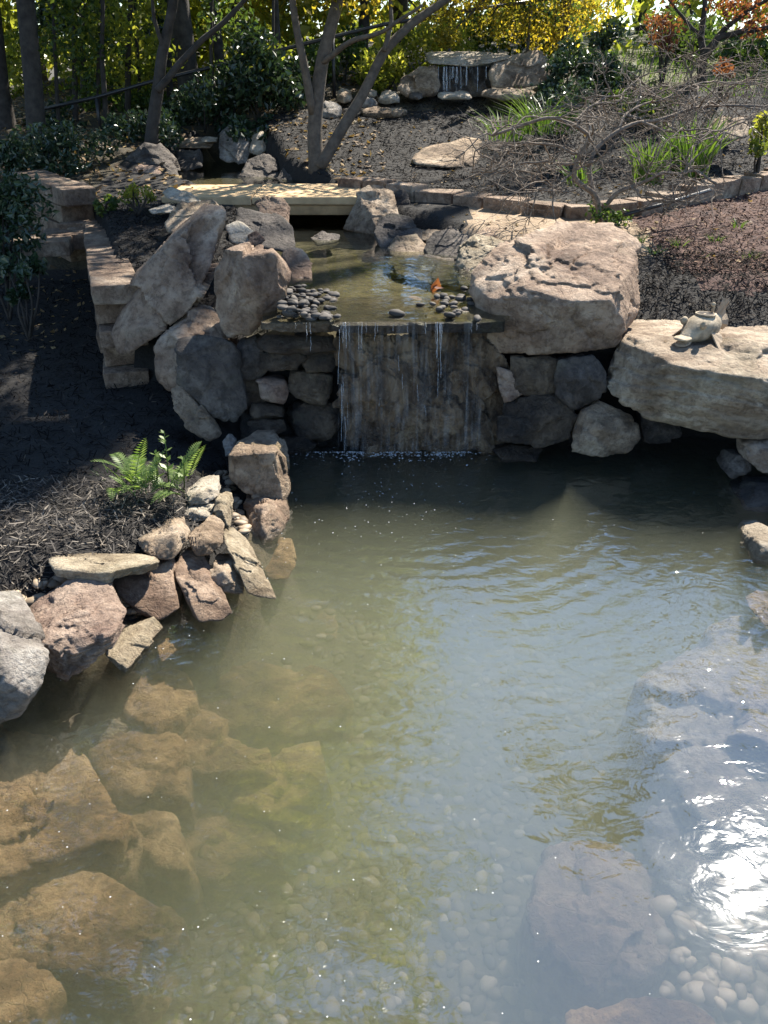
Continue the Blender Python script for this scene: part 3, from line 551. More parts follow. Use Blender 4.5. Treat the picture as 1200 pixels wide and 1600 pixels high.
sunk('brown topped rock under water below the leaning slab', [(203, 1060), (240, 1040), (290, 1050), (302, 1092), (245, 1140), (200, 1110)], -.12)
sunk('narrow ridge of rock deep under water left of the pond centre', [(350, 1235), (440, 1182), (490, 1168), (505, 1228), (420, 1265)], -.30)
sunk('deep murky rock under water left of the pond centre', [(240, 1265), (310, 1225), (400, 1262), (432, 1330), (330, 1345)], -.40)
sunk('greenish yellow rock under water below the grey boulder', [(75, 1130), (130, 1112), (190, 1115), (205, 1140), (150, 1160), (95, 1160)], -.15, mt='rock_yellow')
sunk('large rounded pinkish rock under water at the lower right', [(835, 1400), (850, 1340), (900, 1315), (980, 1322), (1020, 1365), (1052, 1460), (1040, 1502), (980, 1532), (900, 1532), (850, 1480)], -.25, mt='rock_pink', lvl=6, k=16)
sunk('grey angular rock under water above the pebble drift', [(1005, 1290), (1020, 1255), (1070, 1280), (1112, 1310), (1112, 1380), (1060, 1388), (1010, 1340)], -.24, mt='rock_grey')
sunk('huge pale rock under water at the right edge', [(1010, 1060), (1050, 1030), (1110, 1012), (1200, 1000), (1300, 1030), (1330, 1180), (1210, 1262), (1100, 1272), (1060, 1222), (1020, 1120)], -.12, mt='rock_pale', lvl=6, k=16)
sunk('dark smooth rock under water at the bottom right', [(900, 1585), (1000, 1552), (1100, 1572), (1145, 1640), (1000, 1680), (900, 1660)], -.18, mt='rock_under')
sunk('tan rock under water near the right edge by the small shallow pebbles', [(1100, 985), (1150, 968), (1210, 972), (1230, 1000), (1130, 1012)], -.12, mt='rock_pale')
sunk('flat brown slab deep under water between the left sunken rocks', [(180, 1190), (300, 1150), (420, 1190), (440, 1290), (330, 1360), (200, 1330)], -.42)
sunk('brown rock under water between the two biggest left rocks', [(60, 1320), (150, 1290), (180, 1350), (140, 1380), (50, 1385)], -.36)
sunk('deep brown rock under water below the sloping tan slab', [(400, 960), (450, 930), (510, 950), (520, 1010), (450, 1030)], -.42)
# rocks around the stream
for lab, P, mt, kw in [
 ('tan boulder at the right end of the footbridge', [(534, 360, 7.9), (560, 302, 8.1), (584, 289, 8.2), (610, 298, 8.2), (624, 332, 8.0), (622, 366, 7.8), (590, 372, 7.7), (578, 330, 7.85)], 'rock_tan', dict(back=.3)),
 ('small upright dark stone behind the boulder at the footbridge end', [(614, 330, 8.3), (616, 300, 8.4), (632, 296, 8.4), (641, 305, 8.35), (640, 332, 8.25)], 'rock_dark', dict(back=.15, lvl=4)),
 ('dark squarish rock on the right bank of the stream', [(586, 345, 7.5), (612, 335, 7.6), (642, 338, 7.55), (660, 362, 7.4), (655, 395, 7.1), (600, 402, 7.05), (583, 375, 7.2)], 'rock_dark', {}),
 ('rounded brown rock on the right stream bank with a lit top', [(604, 388, 7.0), (622, 370, 7.15), (650, 366, 7.2), (668, 382, 7.05), (664, 404, 6.85), (612, 406, 6.85)], 'rock_tan', dict(back=.2)),
 ('dark rounded rock in the middle of the right stream bank', [(660, 385, 7.0), (680, 362, 7.15), (712, 358, 7.15), (734, 372, 7.0), (730, 405, 6.75), (670, 412, 6.75)], 'rock_dark', dict(back=.25)),
 ('low flat rock behind the two rounded stream bank rocks', [(630, 368, 7.4), (660, 357, 7.5), (692, 360, 7.5), (688, 374, 7.3), (640, 378, 7.3)], 'rock_tan', dict(back=.15, lvl=4)),
 ('mossy layered rock between the stream and the massive boulder', [(710, 418, 6.4), (718, 388, 6.55), (745, 367, 6.7), (772, 371, 6.7), (793, 380, 6.6), (780, 410, 6.3), (740, 430, 6.2)], 'rock_yellow', dict(rough=.05, strata=.04)),
 ('long dark rock along the waterline of the right stream bank', [(590, 400, 6.9), (660, 398, 6.8), (740, 410, 6.5), (745, 440, 6.15), (690, 448, 6.1), (610, 425, 6.5)], 'rock_wet', dict(back=.2)),
 ('dark wet rock low on the right stream bank beside the fallen orange leaf', [(712, 430, 6.2), (728, 415, 6.35), (756, 420, 6.3), (762, 442, 6.05), (720, 448, 6.0)], 'rock_wet', dict(back=.2)),
 ('dark wet rock low on the right stream bank below the dark squarish rock', [(605, 410, 6.75), (640, 402, 6.85), (668, 412, 6.8), (665, 432, 6.5), (612, 430, 6.5)], 'rock_wet', dict(back=.2)),
 ('brown rock behind the mossy layered rock at the path edge', [(735, 372, 7.1), (760, 355, 7.25), (795, 358, 7.25), (800, 378, 7.0), (745, 385, 6.95)], 'rock_pink', dict(back=.25)),
 ('small dark rock between the path and the rounded bank rocks', [(690, 362, 7.5), (712, 348, 7.6), (738, 352, 7.6), (735, 368, 7.4), (700, 372, 7.4)], 'rock_dark', dict(back=.2, lvl=4)),
 ('brown rock at the left of the footbridge opening', [(396, 318, 7.6), (415, 308, 7.7), (440, 310, 7.7), (454, 326, 7.6), (452, 352, 7.4), (410, 346, 7.4)], 'rock_pink', {}),
 ('dark sloping rock on the left stream bank below the footbridge', [(366, 345, 7.1), (372, 322, 7.3), (402, 330, 7.25), (456, 352, 7.1), (464, 392, 6.7), (425, 392, 6.6), (380, 372, 6.8)], 'rock_dark', {}),
 ('reddish brown rock on the left stream bank by the slate pebbles', [(438, 395, 6.3), (468, 385, 6.4), (487, 410, 6.2), (488, 440, 5.95), (458, 444, 5.9)], 'rock_pink', dict(back=.2, lvl=4)),
 ('grey stone at the stream edge under the footbridge', [(484, 372, 7.5), (505, 362, 7.6), (530, 366, 7.6), (528, 380, 7.4), (495, 384, 7.35)], 'rock_dark', dict(back=.15, lvl=4)),
 ('brown rock behind the slanted boulder', [(252, 350, 6.9), (285, 318, 7.1), (330, 312, 7.15), (345, 330, 7.0), (300, 355, 6.7), (262, 372, 6.6)], 'rock_tan', {}),
 ('long pale wedge rock lying at the left end of the footbridge', [(252, 300, 7.9), (264, 290, 8.0), (285, 298, 7.95), (322, 318, 7.7), (310, 322, 7.6), (262, 312, 7.7)], 'rock_pale', dict(back=.15, lvl=4)),
 ('small pale flat stone beside the pale leafed shrub', [(228, 328, 7.5), (262, 318, 7.65), (272, 322, 7.6), (270, 332, 7.4), (235, 334, 7.4)], 'rock_pale', dict(back=.1, lvl=4)),
 ('pale rounded stone behind the tall faceted boulder', [(352, 352, 6.2), (372, 344, 6.3), (395, 362, 6.2), (396, 380, 6.05), (360, 384, 6.0)], 'rock_pale', dict(back=.2, lvl=4)),
 ('reddish small stone behind the tall faceted boulder', [(388, 368, 6.1), (402, 362, 6.15), (414, 374, 6.05), (405, 384, 6.0), (390, 384, 6.0)], 'rock_red', dict(back=.12, lvl=4)),
 ('big dark rounded boulder beside the leaning tree', [(178, 275, 10.2), (192, 250, 10.4), (225, 221, 10.6), (250, 226, 10.6), (268, 248, 10.5), (286, 292, 10.1), (200, 296, 10.0), (235, 255, 10.2)], 'rock_dark', dict(back=.5)),
 ('low reddish rock in front of the big dark boulder', [(196, 274, 9.9), (215, 258, 10.0), (250, 260, 10.0), (256, 275, 9.8), (215, 284, 9.8)], 'rock_red', dict(back=.2, lvl=4)),
 ('flat shelf stone above the upper stream pool', [(270, 224, 11.9), (285, 216, 12.0), (318, 215, 12.0), (335, 222, 11.9), (328, 232, 11.7), (275, 232, 11.7)], 'rock_tan', dict(back=.3, lvl=4)),
 ('thin bright flat stone on the shelf above the upper stream pool', [(312, 217, 11.75), (322, 213, 11.85), (340, 215, 11.85), (339, 221, 11.7), (316, 222, 11.7)], 'rock_pale', dict(back=.1, lvl=4)),
 ('brown stone under the shelf at the upper stream pool', [(270, 262, 11.2), (275, 234, 11.6), (312, 232, 11.6), (318, 262, 11.2), (290, 268, 11.1)], 'rock_dark', dict(back=.3, lvl=4)),
 ('tall grey rock standing at the far end of the upper stream pool', [(338, 250, 11.5), (342, 205, 11.7), (358, 196, 11.8), (378, 208, 11.75), (392, 235, 11.55), (385, 256, 11.4), (352, 258, 11.35)], 'rock_grey', dict(back=.3)),
 ('pale pointed rock leaning right of the tall grey rock', [(386, 240, 11.5), (396, 210, 11.7), (412, 200, 11.75), (420, 228, 11.6), (408, 244, 11.4)], 'rock_pale', dict(back=.2, lvl=4)),
 ('dark rock below the pale pointed rock near the trunk', [(372, 275, 10.6), (385, 250, 10.8), (420, 240, 10.9), (440, 255, 10.8), (435, 285, 10.4), (380, 286, 10.4)], 'rock_dark', dict(back=.3)),
 ('dark rock against the foot of the multi stemmed tree', [(430, 282, 10.3), (445, 262, 10.5), (480, 262, 10.5), (488, 285, 10.2), (440, 290, 10.15)], 'rock_dark', dict(back=.2, lvl=4)),
]:
    kw = dict(kw); kw.setdefault('back', .3); kw.setdefault('chips', 6); kw.setdefault('rough', .035)
    rock('stream_rock', lab, P, mt, 'rock', **kw)
# chain of stones climbing to the upper fall
CH = [(428, 212, 17, 14, 11.6, 'rock_tan', 'tan stone lowest in the chain climbing to the upper fall'), (450, 198, 14, 12, 11.8, 'rock_pale', 'pale stone second in the chain climbing to the upper fall'), (440, 226, 13, 9, 11.3, 'rock_grey', 'grey stone just above the dark rocks by the trunk'), (466, 186, 12, 10, 12.0, 'rock_tan', 'tan stone left of the trunk in the climbing chain'), (478, 205, 10, 9, 11.7, 'rock_dark', 'dark stone right behind the trunk'), (515, 176, 19, 17, 12.0, 'rock_grey', 'squarish grey stone between the two stems of the tree'), (538, 150, 13, 12, 12.5, 'rock_tan', 'tan stone behind the slanting stem'), (545, 180, 12, 9, 12.0, 'rock_dark', 'dark stone under the slanting stem'), (574, 146, 15, 8, 12.6, 'rock_pale', 'pale flat stone halfway up the climbing chain'), (574, 160, 16, 9, 12.4, 'rock_grey', 'grey stone beneath the pale flat stone'), (608, 152, 17, 11, 12.5, 'rock_pale', 'pale rounded stone left of the upper fall boulder'), (600, 176, 46, 9, 12.0, 'rock_tan', 'long flat slab in the chain below the upper fall'), (560, 190, 13, 5, 11.8, 'rock_pale', 'small flat pale stone in the mulch under the slanting stem'), (650, 150, 12, 6, 12.4, 'rock_dark', 'small dark stone under the left boulder of the upper fall')]
for i, (x, y, rx, ry, Yf, mt, lab) in enumerate(CH):
    rock('cascade_stone', lab, ell(x, y, rx, ry, Yf, .25, seed=i), mt, 'stone', 'stones of the upper cascade', lvl=4, chips=6, rough=.04, back=.25)
# upper fall
rock('capstone', 'flat pale capstone over the upper fall', [(664, 92, 13.0), (668, 82, 13.4), (720, 80, 13.5), (792, 84, 13.4), (796, 92, 13.1), (760, 100, 12.9), (690, 100, 12.9), (730, 103, 12.9)], 'rock_pale', 'stone', back=.25, chips=3)
rock('boulder', 'long tan boulder at the right of the upper fall', [(764, 112, 12.8), (772, 98, 13.0), (808, 84, 13.2), (846, 78, 13.2), (851, 92, 13.1), (857, 112, 12.9), (846, 132, 12.7), (800, 140, 12.6), (768, 136, 12.65)], 'rock_tan', back=.4)
rock('boulder', 'brown boulder at the left of the upper fall', [(620, 140, 12.7), (628, 122, 12.9), (655, 104, 13.05), (682, 101, 13.0), (688, 130, 12.8), (682, 152, 12.6), (640, 154, 12.6)], 'rock_tan', back=.4)
rock('cascade_stone', 'pale flat stone under the upper fall', ell(710, 149, 31, 7, 12.35, .3, seed=5), 'rock_pale', 'stone', lvl=4, back=.15)
rock('cascade_stone', 'long tan ledge stone right of the upper fall base', ell(790, 146, 46, 9, 12.3, .3, seed=6), 'rock_tan', 'stone', lvl=4, back=.2)
rock('waterfall_slab', 'dark slab behind the upper fall', [(678, 104, 13.2), (768, 104, 13.2), (770, 150, 13.0), (676, 150, 13.0)], 'rock_wet', 'stone', lvl=4, back=.2, chips=2)
rock('boulder', 'brown rock at the right edge among the iris beds', [(1112, 200, 9.6), (1130, 180, 9.8), (1160, 186, 9.8), (1172, 215, 9.5), (1120, 225, 9.4)], 'rock_tan', back=.3, lvl=4)
rock('boulder', 'low flat tan rock in the middle of the mulch bed', [(640, 250, 10.15), (660, 232, 10.5), (720, 217, 10.9), (748, 222, 10.9), (745, 250, 10.2), (690, 262, 9.95), (650, 262, 10.0), (740, 262, 10.1)], 'rock_tan', back=.1, lvl=5)

# ------------------------------------------------------------------ falling water
def sheet(name, px0, px1, ytop, ybot, Y0, Y1, mat, parent, nx=40, nz=30):
    V = []
    for j in range(nz + 1):
        t = j / nz
        for i in range(nx + 1):
            s = i / nx; a = at(px0 + (px1 - px0) * s, ytop, Y0); b = at(px0 + (px1 - px0) * s, ybot, Y1)
            p = a + (b - a) * t; p[1] += .006 * math.sin(i * 2.1 + math.sin(i * .7) * 3) ; V.append(p)
    F = [(j * (nx + 1) + i, j * (nx + 1) + i + 1, (j + 1) * (nx + 1) + i + 1, (j + 1) * (nx + 1) + i) for j in range(nz) for i in range(nx)]
    return link(name, mesh_np(name, V, np.array(F)), MATS[mat], parent)
wf = empty('waterfall', (0, 4.85, 0)); tag(wf, 'thin sheet of water falling over the ledge into the pond', 'waterfall')
def child(o, par):
    o.parent = par; o.matrix_parent_inverse = Matrix.Translation(par.location).inverted(); return o
child(sheet('water_sheet', 528, 752, 503, 704, 4.84, 4.80, 'fall_water', None), wf)
def strand(x0, y0, y1, r, Yf, wob=2.0):
    m = MB(); n = 10; P = []
    x = x0
    for k in range(n + 1):
        t = k / n; P.append(at(x, y0 + (y1 - y0) * t, Yf - .05 * t * (1 - .3 * t))); x += random.uniform(-wob, wob) * .35
    m.tube(P, [r * (.4 + .6 * random.random()) for _ in P], 5); return m
SX = [(684, 503, 560, .003), (688, 505, 590, .002), (530, 515, 600, .002), (534, 600, 690, .002), (539, 650, 706, .0018)]
for _ in range(46):
    x = random.choice((random.gauss(486, 12), random.gauss(534, 5), random.uniform(540, 750), random.gauss(685, 6), random.uniform(560, 670))); y0 = 504 if random.random() < .45 else random.uniform(510, 640)
    SX.append((x, y0, min(704, y0 + random.uniform(8, 45)), random.uniform(.0007, .0017)))
for x, y0, y1, r in SX: child(strand(x, y0, y1, r, 4.84).build('water_strand', MATS['fall_strand']), wf)
uf = empty('waterfall', at(722, 145, 12.75)); tag(uf, 'small bluish waterfall under the pale capstone up the slope', 'waterfall')
child(sheet('water_sheet', 682, 765, 103, 147, 12.85, 12.75, 'fall_water', None, 20, 6), uf)
for k in range(16):
    x = random.uniform(684, 764); child(strand(x, 104, random.uniform(120, 147), random.uniform(.003, .012), 12.86, 1).build('water_strand', MATS['fall_strand']), uf)

# ------------------------------------------------------------------ pebbles
def pebble_mesh(seed):
    r = np.random.default_rng(seed); V, F = ico(2)
    d = V * (1 + .42 * perlin(V * 1.0 + seed * 3.7) + .12 * perlin(V * 2.6 + seed))[:, None]
    d = d * np.array((1.0, r.uniform(.62, .85), r.uniform(.38, .55)))
    return d, F
PEB = [pebble_mesh(i) for i in range(8)]
PEBME = {}
def pebble_obj(loc, s, mat, label, group, name='pebble'):
    k = random.randrange(8); key = (k, mat)
    if key not in PEBME:
        me = mesh_np('pebble', PEB[k][0], PEB[k][1]); me.materials.append(MATS[mat]); PEBME[key] = me
    o = bpy.data.objects.new(name, PEBME[key]); COL.objects.link(o); o.location = loc; o.scale = (s, s, s)
    o.rotation_euler = (random.uniform(-.25, .25), random.uniform(-.25, .25), random.uniform(0, 6.3)); tag(o, label, 'pebble', group); return o
def pebble_mass(pts, sizes, name, mat, label, cat='pebbles'):
    Vs, Fs, A, n = [], [], [], 0
    for p, s in zip(pts, sizes):
        V, F = PEB[random.randrange(8)]; a = random.uniform(0, 6.3); ca, sa = math.cos(a), math.sin(a)
        R = np.array(((ca, -sa, 0), (sa, ca, 0), (0, 0, 1)))
        Vs.append(V @ R.T * s + p); Fs.append(F + n); A.append(np.full(len(V), random.random())); n += len(V)
    me = mesh_np(name, np.concatenate(Vs), np.concatenate(Fs)); attr(me, np.concatenate(A)); return tag(link(name, me, MATS[mat]), label, cat, kind='stuff')
floor = []
for yy in np.arange(1.05, 4.0, .046):
    for xx in np.arange(-1.2, 2.1, .052):
        x = xx + random.uniform(-.04, .04); y = yy + random.uniform(-.035, .035)
        if pond_sd(np.array([x]), np.array([y]))[0] < .1 or x < -.85 + .35 * random.random() + .22 * max(0, y - 2): continue
        floor.append((x, y))
FL = np.array(floor); FZ = H(FL[:, 0], FL[:, 1])
ordr = sorted(range(len(FL)), key=lambda i: FL[i, 1] - .55 * FL[i, 0])
mass_p, mass_s = [], []
for q, i in enumerate(ordr):
    x, y = FL[i]; s = random.choice((random.uniform(.012, .02), random.uniform(.018, .032), random.uniform(.024, .042))); z = FZ[i] + s * .25
    if q < 80: pebble_obj((x, y, z), s, 'pebble_floor' if x < .75 else 'pebble_pale', 'rounded tan pebble lying on the pond floor', 'pebbles on the pond floor')
    else: mass_p.append((x, y, z)); mass_s.append(s)
pebble_mass(np.array(mass_p), mass_s, 'pond_pebbles', 'pebble', 'rounded tan pebbles covering the deeper pond floor')
# heaped pebbles against the right sunken rocks
for k in range(95):
    p = atz(random.uniform(1015, 1195), random.uniform(1320, 1595), -.42 + .05 * random.random())
    pebble_obj(p, random.choice((random.uniform(.022, .034), random.uniform(.03, .052))), 'pebble_pale', 'pale pebble in the heap beside the large rounded pinkish rock under water', 'pale pebbles heaped at the lower right')
# slate pebbles at the lip
slate = []
for k in range(130):
    x = random.uniform(432, 528); y = random.uniform(442, 500)
    if y < 442 + (x - 432) * .25 - 10: continue
    zz = .86 + .08 * max(0, (520 - x) / 90) * random.random(); p = atz(x, y, zz)
    if p[1] < 4.9: p[1] = 4.9 + .05 * random.random()
    if k % 3: slate.append(p); continue
    pebble_obj(p, random.uniform(.025, .045), 'pebble_slate', 'slate grey pebble heaped at the left end of the ledge', 'slate pebbles left of the ledge')
pebble_mass(np.array(slate), [random.uniform(.018, .036) for _ in slate], 'slate_pebbles', 'pebble_wet', 'smaller slate grey pebbles filling the heap at the left end of the ledge')
for k in range(30):
    x = random.gauss(705, 26); y = random.gauss(468, 15)
    if not (640 < x < 752 and 438 < y < 498): continue
    pebble_obj(atz(x, y, .865), random.uniform(.02, .04), 'pebble_slate', 'dark wet pebble in the shallows at the right end of the ledge', 'dark pebbles right on the ledge')
pebble_obj(atz(620, 489, .87), .05, 'pebble_slate', 'single dark round pebble in the middle of the ledge lip', None)
pebble_obj(atz(703, 492, .87), .045, 'pebble_slate', 'single dark pebble on the lip right of the middle one', None)
def on_bank(px, py, s):
    z = .15
    for _ in range(14):
        p = atz(px, py, z); z = .5 * z + .5 * float(H(np.array([p[0]]), np.array([p[1]]))[0])
    p[2] = z + s * .3; return p
# run of pebbles on the left shore
for k in range(28):
    t = random.random(); x = 345 + 38 * t + random.uniform(-10, 10); y = 745 + 95 * t + random.uniform(-8, 8)
    s_ = random.uniform(.022, .042); pebble_obj(on_bank(x, y, s_), s_, 'pebble_pale', 'pale pebble in the run between the yellow stone and the squared block', 'pebbles in the shore run')
for k in range(24):
    x = random.uniform(0, 95); y = 945 - .38 * x + random.uniform(-14, 22)
    s_ = random.uniform(.025, .045); pebble_obj(on_bank(x, y, s_), s_, 'pebble_pale', 'pale pebble between the mulch and the big reddish rock', 'pebbles by the mulch')
for k in range(13):
    x = random.uniform(178, 222); y = 905 + (x - 178) * 1.0 + random.uniform(-8, 30)
    s_ = random.uniform(.022, .04); pebble_obj(on_bank(x, y, s_), s_, 'pebble_pale', 'pale pebble in the gap right of the big reddish rock', 'pebbles right of the reddish rock')

# ------------------------------------------------------------------ built stone: retaining wall, edging, bridge
def block(par, P8, mat='block_stone', name='block', bev=.012):
    """one squared stone from a centre, half sizes and heading"""
    (cx, cy, cz), (hx, hy, hz), rz = P8
    m = MB(); m.box((-hx, -hy, -hz), (hx, hy, hz), Matrix.Translation((cx, cy, cz)) @ Matrix.Rotation(rz, 4, 'Z'), jit=.006)
    o = m.build(name, MATS[mat], None, smooth=False); bevel_mesh(o, bev, 2); return child(o, par)
rw = empty('retaining_wall', (-1.95, 5.6, .2)); tag(rw, 'low block retaining wall running back from the dark hollow', 'wall', kind='thing')
wa, wb = np.array((-1.80, 5.62)), np.array((-2.52, 7.75)); dv = wb - wa; Lw = np.linalg.norm(dv); dv /= Lw; rz = math.atan2(dv[1], dv[0])
for row in range(5):
    zt = .905 - .15 * row; s = -.02 + .12 * (row % 2)
    while s < Lw:
        ln = random.uniform(.3, .42); cc = wa + dv * (s + ln / 2) + np.array((-dv[1], dv[0])) * random.uniform(-.012, .012)
        block(rw, ((cc[0], cc[1], zt - .07), (ln / 2 - .006, .155, .068), rz + random.uniform(-.02, .02))); s += ln
rw2 = empty('retaining_wall', (-3.6, 8.6, .3)); tag(rw2, 'shaded block wall in the background behind the ivy', 'wall', kind='thing')
wa, wb = np.array((-2.75, 8.0)), np.array((-3.9, 9.6)); dv = wb - wa; Lw = np.linalg.norm(dv); dv /= Lw; rz = math.atan2(dv[1], dv[0])
for row in range(4):
    zt = 1.22 - .17 * row; s = .16 * (row % 2)
    while s < Lw:
        ln = random.uniform(.3, .42); cc = wa + dv * (s + ln / 2); block(rw2, ((cc[0], cc[1], zt - .08), (ln / 2 - .006, .15, .077), rz)); s += ln
rw3 = empty('stone_step', (-2.85, 7.9, .8)); tag(rw3, 'flat brown step stones joining the two block walls', 'steps')
for (px, py, Yc, hx, hy) in [(60, 372, 7.6, .28, .2), (110, 362, 7.9, .25, .2), (135, 342, 8.2, .22, .2)]:
    q = at(px, py, Yc); block(rw3, ((q[0], q[1], q[2] - .06), (hx, hy, .06), .2), name='step')
ed = empty('garden_edging', EDGEW[5]); tag(ed, 'curved row of low stone blocks edging the mulch bed behind the path', 'edging')
seg = np.linalg.norm(np.diff(EDGEW[:, :2], axis=0), axis=1); cum = np.concatenate([[0], np.cumsum(seg)]); s = 0
while s < cum[-1] - .2:
    ln = random.uniform(.26, .42); t = s + ln / 2
    q = [np.interp(t, cum, EDGEW[:, k]) for k in range(3)]; t2 = t + .05; q2 = [np.interp(t2, cum, EDGEW[:, k]) for k in range(2)]
    a = math.atan2(q2[1] - q[1], q2[0] - q[0])
    block(ed, ((q[0], q[1] + .1, q[2] - .06 + random.uniform(-.012, .012)), (ln / 2 - .008, .12, .09), a + random.uniform(-.04, .04)), 'block_stone'); s += ln
br = empty('footbridge', at(430, 300, 8.6)); tag(br, 'pale slab footbridge with thick front beam across the stream', 'footbridge')
bl, brr = at(268, 307, 8.3), at(596, 307, 8.3); zt = 1.10
def bbox(name, lo, hi, mat, par, bev=.012):
    m = MB(); m.box(lo, hi, jit=.003); o = m.build(name, MATS[mat], None, smooth=False); bevel_mesh(o, bev, 2); return child(o, par)
xm = bl[0] + (brr[0] - bl[0]) * .38
bbox('deck_slab', (bl[0] - .1, 8.30, zt - .075), (xm - .004, 9.22, zt), 'slab_stone', br); bbox('deck_slab', (xm + .004, 8.30, zt - .073), (brr[0], 9.22, zt + .003), 'slab_stone', br)
bbox('front_beam', (bl[0] + .02, 8.325, zt - .165), (brr[0] - .02, 8.45, zt - .078), 'slab_edge', br); bbox('rear_beam', (bl[0] + .02, 9.05, zt - .165), (brr[0] - .02, 9.18, zt - .078), 'slab_edge', br)

# ------------------------------------------------------------------ foliage tools
def leaf_arrays(C, sizes, flat=0.0, aspect=.55, up=None):
    """one folded four-sided leaf per centre, random heading"""
    n = len(C); d = rng.normal(size=(n, 3)); d[:, 2] *= (1 - flat); d[:, 2] -= .25; d /= np.linalg.norm(d, axis=1)[:, None]
    q = rng.normal(size=(n, 3)); q[:, 2] *= (1 - flat) if flat else 1; w = np.cross(d, q + (np.array((0, 0, 3.0 * flat)))); w /= np.linalg.norm(w, axis=1)[:, None] + 1e-9
    nn = np.cross(d, w); s = sizes[:, None]
    a = C - d * s * .5; b = C + w * s * aspect * .5 + nn * s * .10; t = C + d * s * .5; e = C - w * s * aspect * .5 + nn * s * .10
    V = np.stack([a, b, t, e], 1).reshape(-1, 3); F = np.arange(4 * n).reshape(n, 4)
    return V, F
def leaves_obj(name, C, size, mat, parent=None, var=(0, 1), flat=0.0, aspect=.55, jit=.35, clump=None):
    C = np.asarray(C); n = len(C); sz = size * (1 + rng.uniform(-jit, jit, n)); V, F = leaf_arrays(C, sz, flat, aspect)
    me = mesh_np(name, V, F, smooth=False); v = rng.uniform(var[0], var[1], n)
    if clump is not None: v = np.clip(v * .6 + clump * .4, 0, 1)
    attr(me, np.repeat(v, 4)); return link(name, me, MATS[mat], parent)
def cloud(centres, radii, n, squash=.7):
    """points spread through uneven clumps, denser toward their skins"""
    centres = np.asarray(centres, float); k = len(centres); i = rng.integers(0, k, n); d = rng.normal(size=(n, 3)); d /= np.linalg.norm(d, axis=1)[:, None]
    r = rng.uniform(0, 1, n) ** .45; r = r * (1 + .35 * perlin(d * 2.2 + i[:, None] * 5.1))
    P = centres[i] + d * (r * np.asarray(radii)[i])[:, None] * np.array((1, 1, squash)); return P, (i * 0.618) % 1
def to_local(o, base):
    o.data.transform(Matrix.Translation([-float(v) for v in base])); return o
def plant(name, label, cat, base, group=None):
    e = empty(name, base); tag(e, label, cat, group); return e
def limb(m, P, r0, r1, n=7, wob=.0):
    P = np.asarray(P, float); T = np.linspace(0, 1, len(P)); t = np.linspace(0, 1, max(6, len(P) * 4))
    Q = np.stack([np.interp(t, T, P[:, k]) for k in range(3)], 1)
    for _ in range(2): Q[1:-1] = (Q[:-2] + 2 * Q[1:-1] + Q[2:]) / 4
    if wob: Q[1:] += wob * np.stack([perlin(np.stack([t[1:] * 6 + k * 9, 0 * t[1:] + P[0, 0] * 7, 0 * t[1:] + P[0, 1]], 1)) for k in range(3)], 1)
    m.tube(Q, np.interp(t, [0, 1], [r0, r1]), n); return Q
def forest_tree(label, base, top, r0, clumps, mat, nleaf, lsize, bark='bark_dark', extra=(), group='trees of the wood', squash=.75, name='tree'):
    base = np.array(base, float); e = plant(name, label, 'tree', base, group)
    m = MB(); mid = (base + top) / 2 + rng.normal(size=3) * np.array((.15, .15, 0)) * (top[2] - base[2]) * .1
    limb(m, [base - np.array((0, 0, .3)), base + (mid - base) * .05, mid, top], r0, r0 * .35, 9, wob=r0 * .6)
    for (x, y, z, r) in clumps:
        t = np.clip((z - r - base[2]) / (top[2] - base[2]) * .85, .25, .95); s = base + (mid - base) * (t * 2) if t < .5 else mid + (top - mid) * (t * 2 - 1)
        limb(m, [s, (s + np.array((x, y, z))) / 2 + np.array((0, 0, .2 * r)), (x, y, z)], r0 * .3, r0 * .06, 5, wob=.1)
    for P, ra, rb in extra: limb(m, P, ra, rb, 7, wob=.02)
    child(m.build('trunk', MATS[bark]), e)
    if nleaf:
        cl = np.array(clumps); P, cv = cloud(cl[:, :3], cl[:, 3], nleaf, squash)
        child(leaves_obj('crown', P, lsize, mat, clump=cv), e)
    return e
def hz(x, y): return float(H(np.array([x]), np.array([y]))[0])

# the tall trees: crowns stand above the frame and show in the pond; trunks of the nearer ones are in view
def crown_at(x, y, zlo, zhi, rad, n, cr):
    out = []
    for _ in range(n):
        z = random.uniform(zlo, zhi); q = math.sin(math.pi * min(1, max(0, (z - zlo) / (zhi - zlo) * .8 + .15))); a = random.uniform(0, 6.28); rr = rad * q * math.sqrt(random.random())
        out.append((x + math.cos(a) * rr, y + math.sin(a) * rr, z, cr * random.uniform(.7, 1.25)))
    return out
TALL = [
 ('thick dark trunked tree in the middle of the wood', (305, 196, 13.5), 17, 3.0, .20, 'leaf_green'),
 ('dark trunked tree second from the left edge', (58, 232, 12.0), 15, 2.8, .15, 'leaf_green'),
 ('dark trunked tree cut by the left edge', (12, 240, 12.6), 16, 3.0, .17, 'leaf_dark'),
 ('slim dark tree just right of the thick trunked tree', (352, 185, 15.0), 16, 2.4, .10, 'leaf_green'),
 ('slim dark tree behind the multi stemmed tree, left of its stems', (381, 170, 15.5), 15, 2.4, .085, 'leaf_lime'),
 ('leaning slim tree behind the glossy shrub', (440, 180, 14.0), 14, 2.2, .06, 'leaf_green')]
for lab, (px, py, Yb), ht, rad, r0, mt in TALL:
    b = at(px, py, Yb); b[2] = min(b[2], hz(b[0], b[1])) ; tp = b + np.array((random.uniform(-.2, .3) + (1.5 if px < 100 else 0), random.uniform(-.3, .5), ht * .85))
    forest_tree(lab, b, tp, r0, crown_at(b[0], b[1], 6.5, ht, rad, 16, 1.15), mt, 3600, .17)
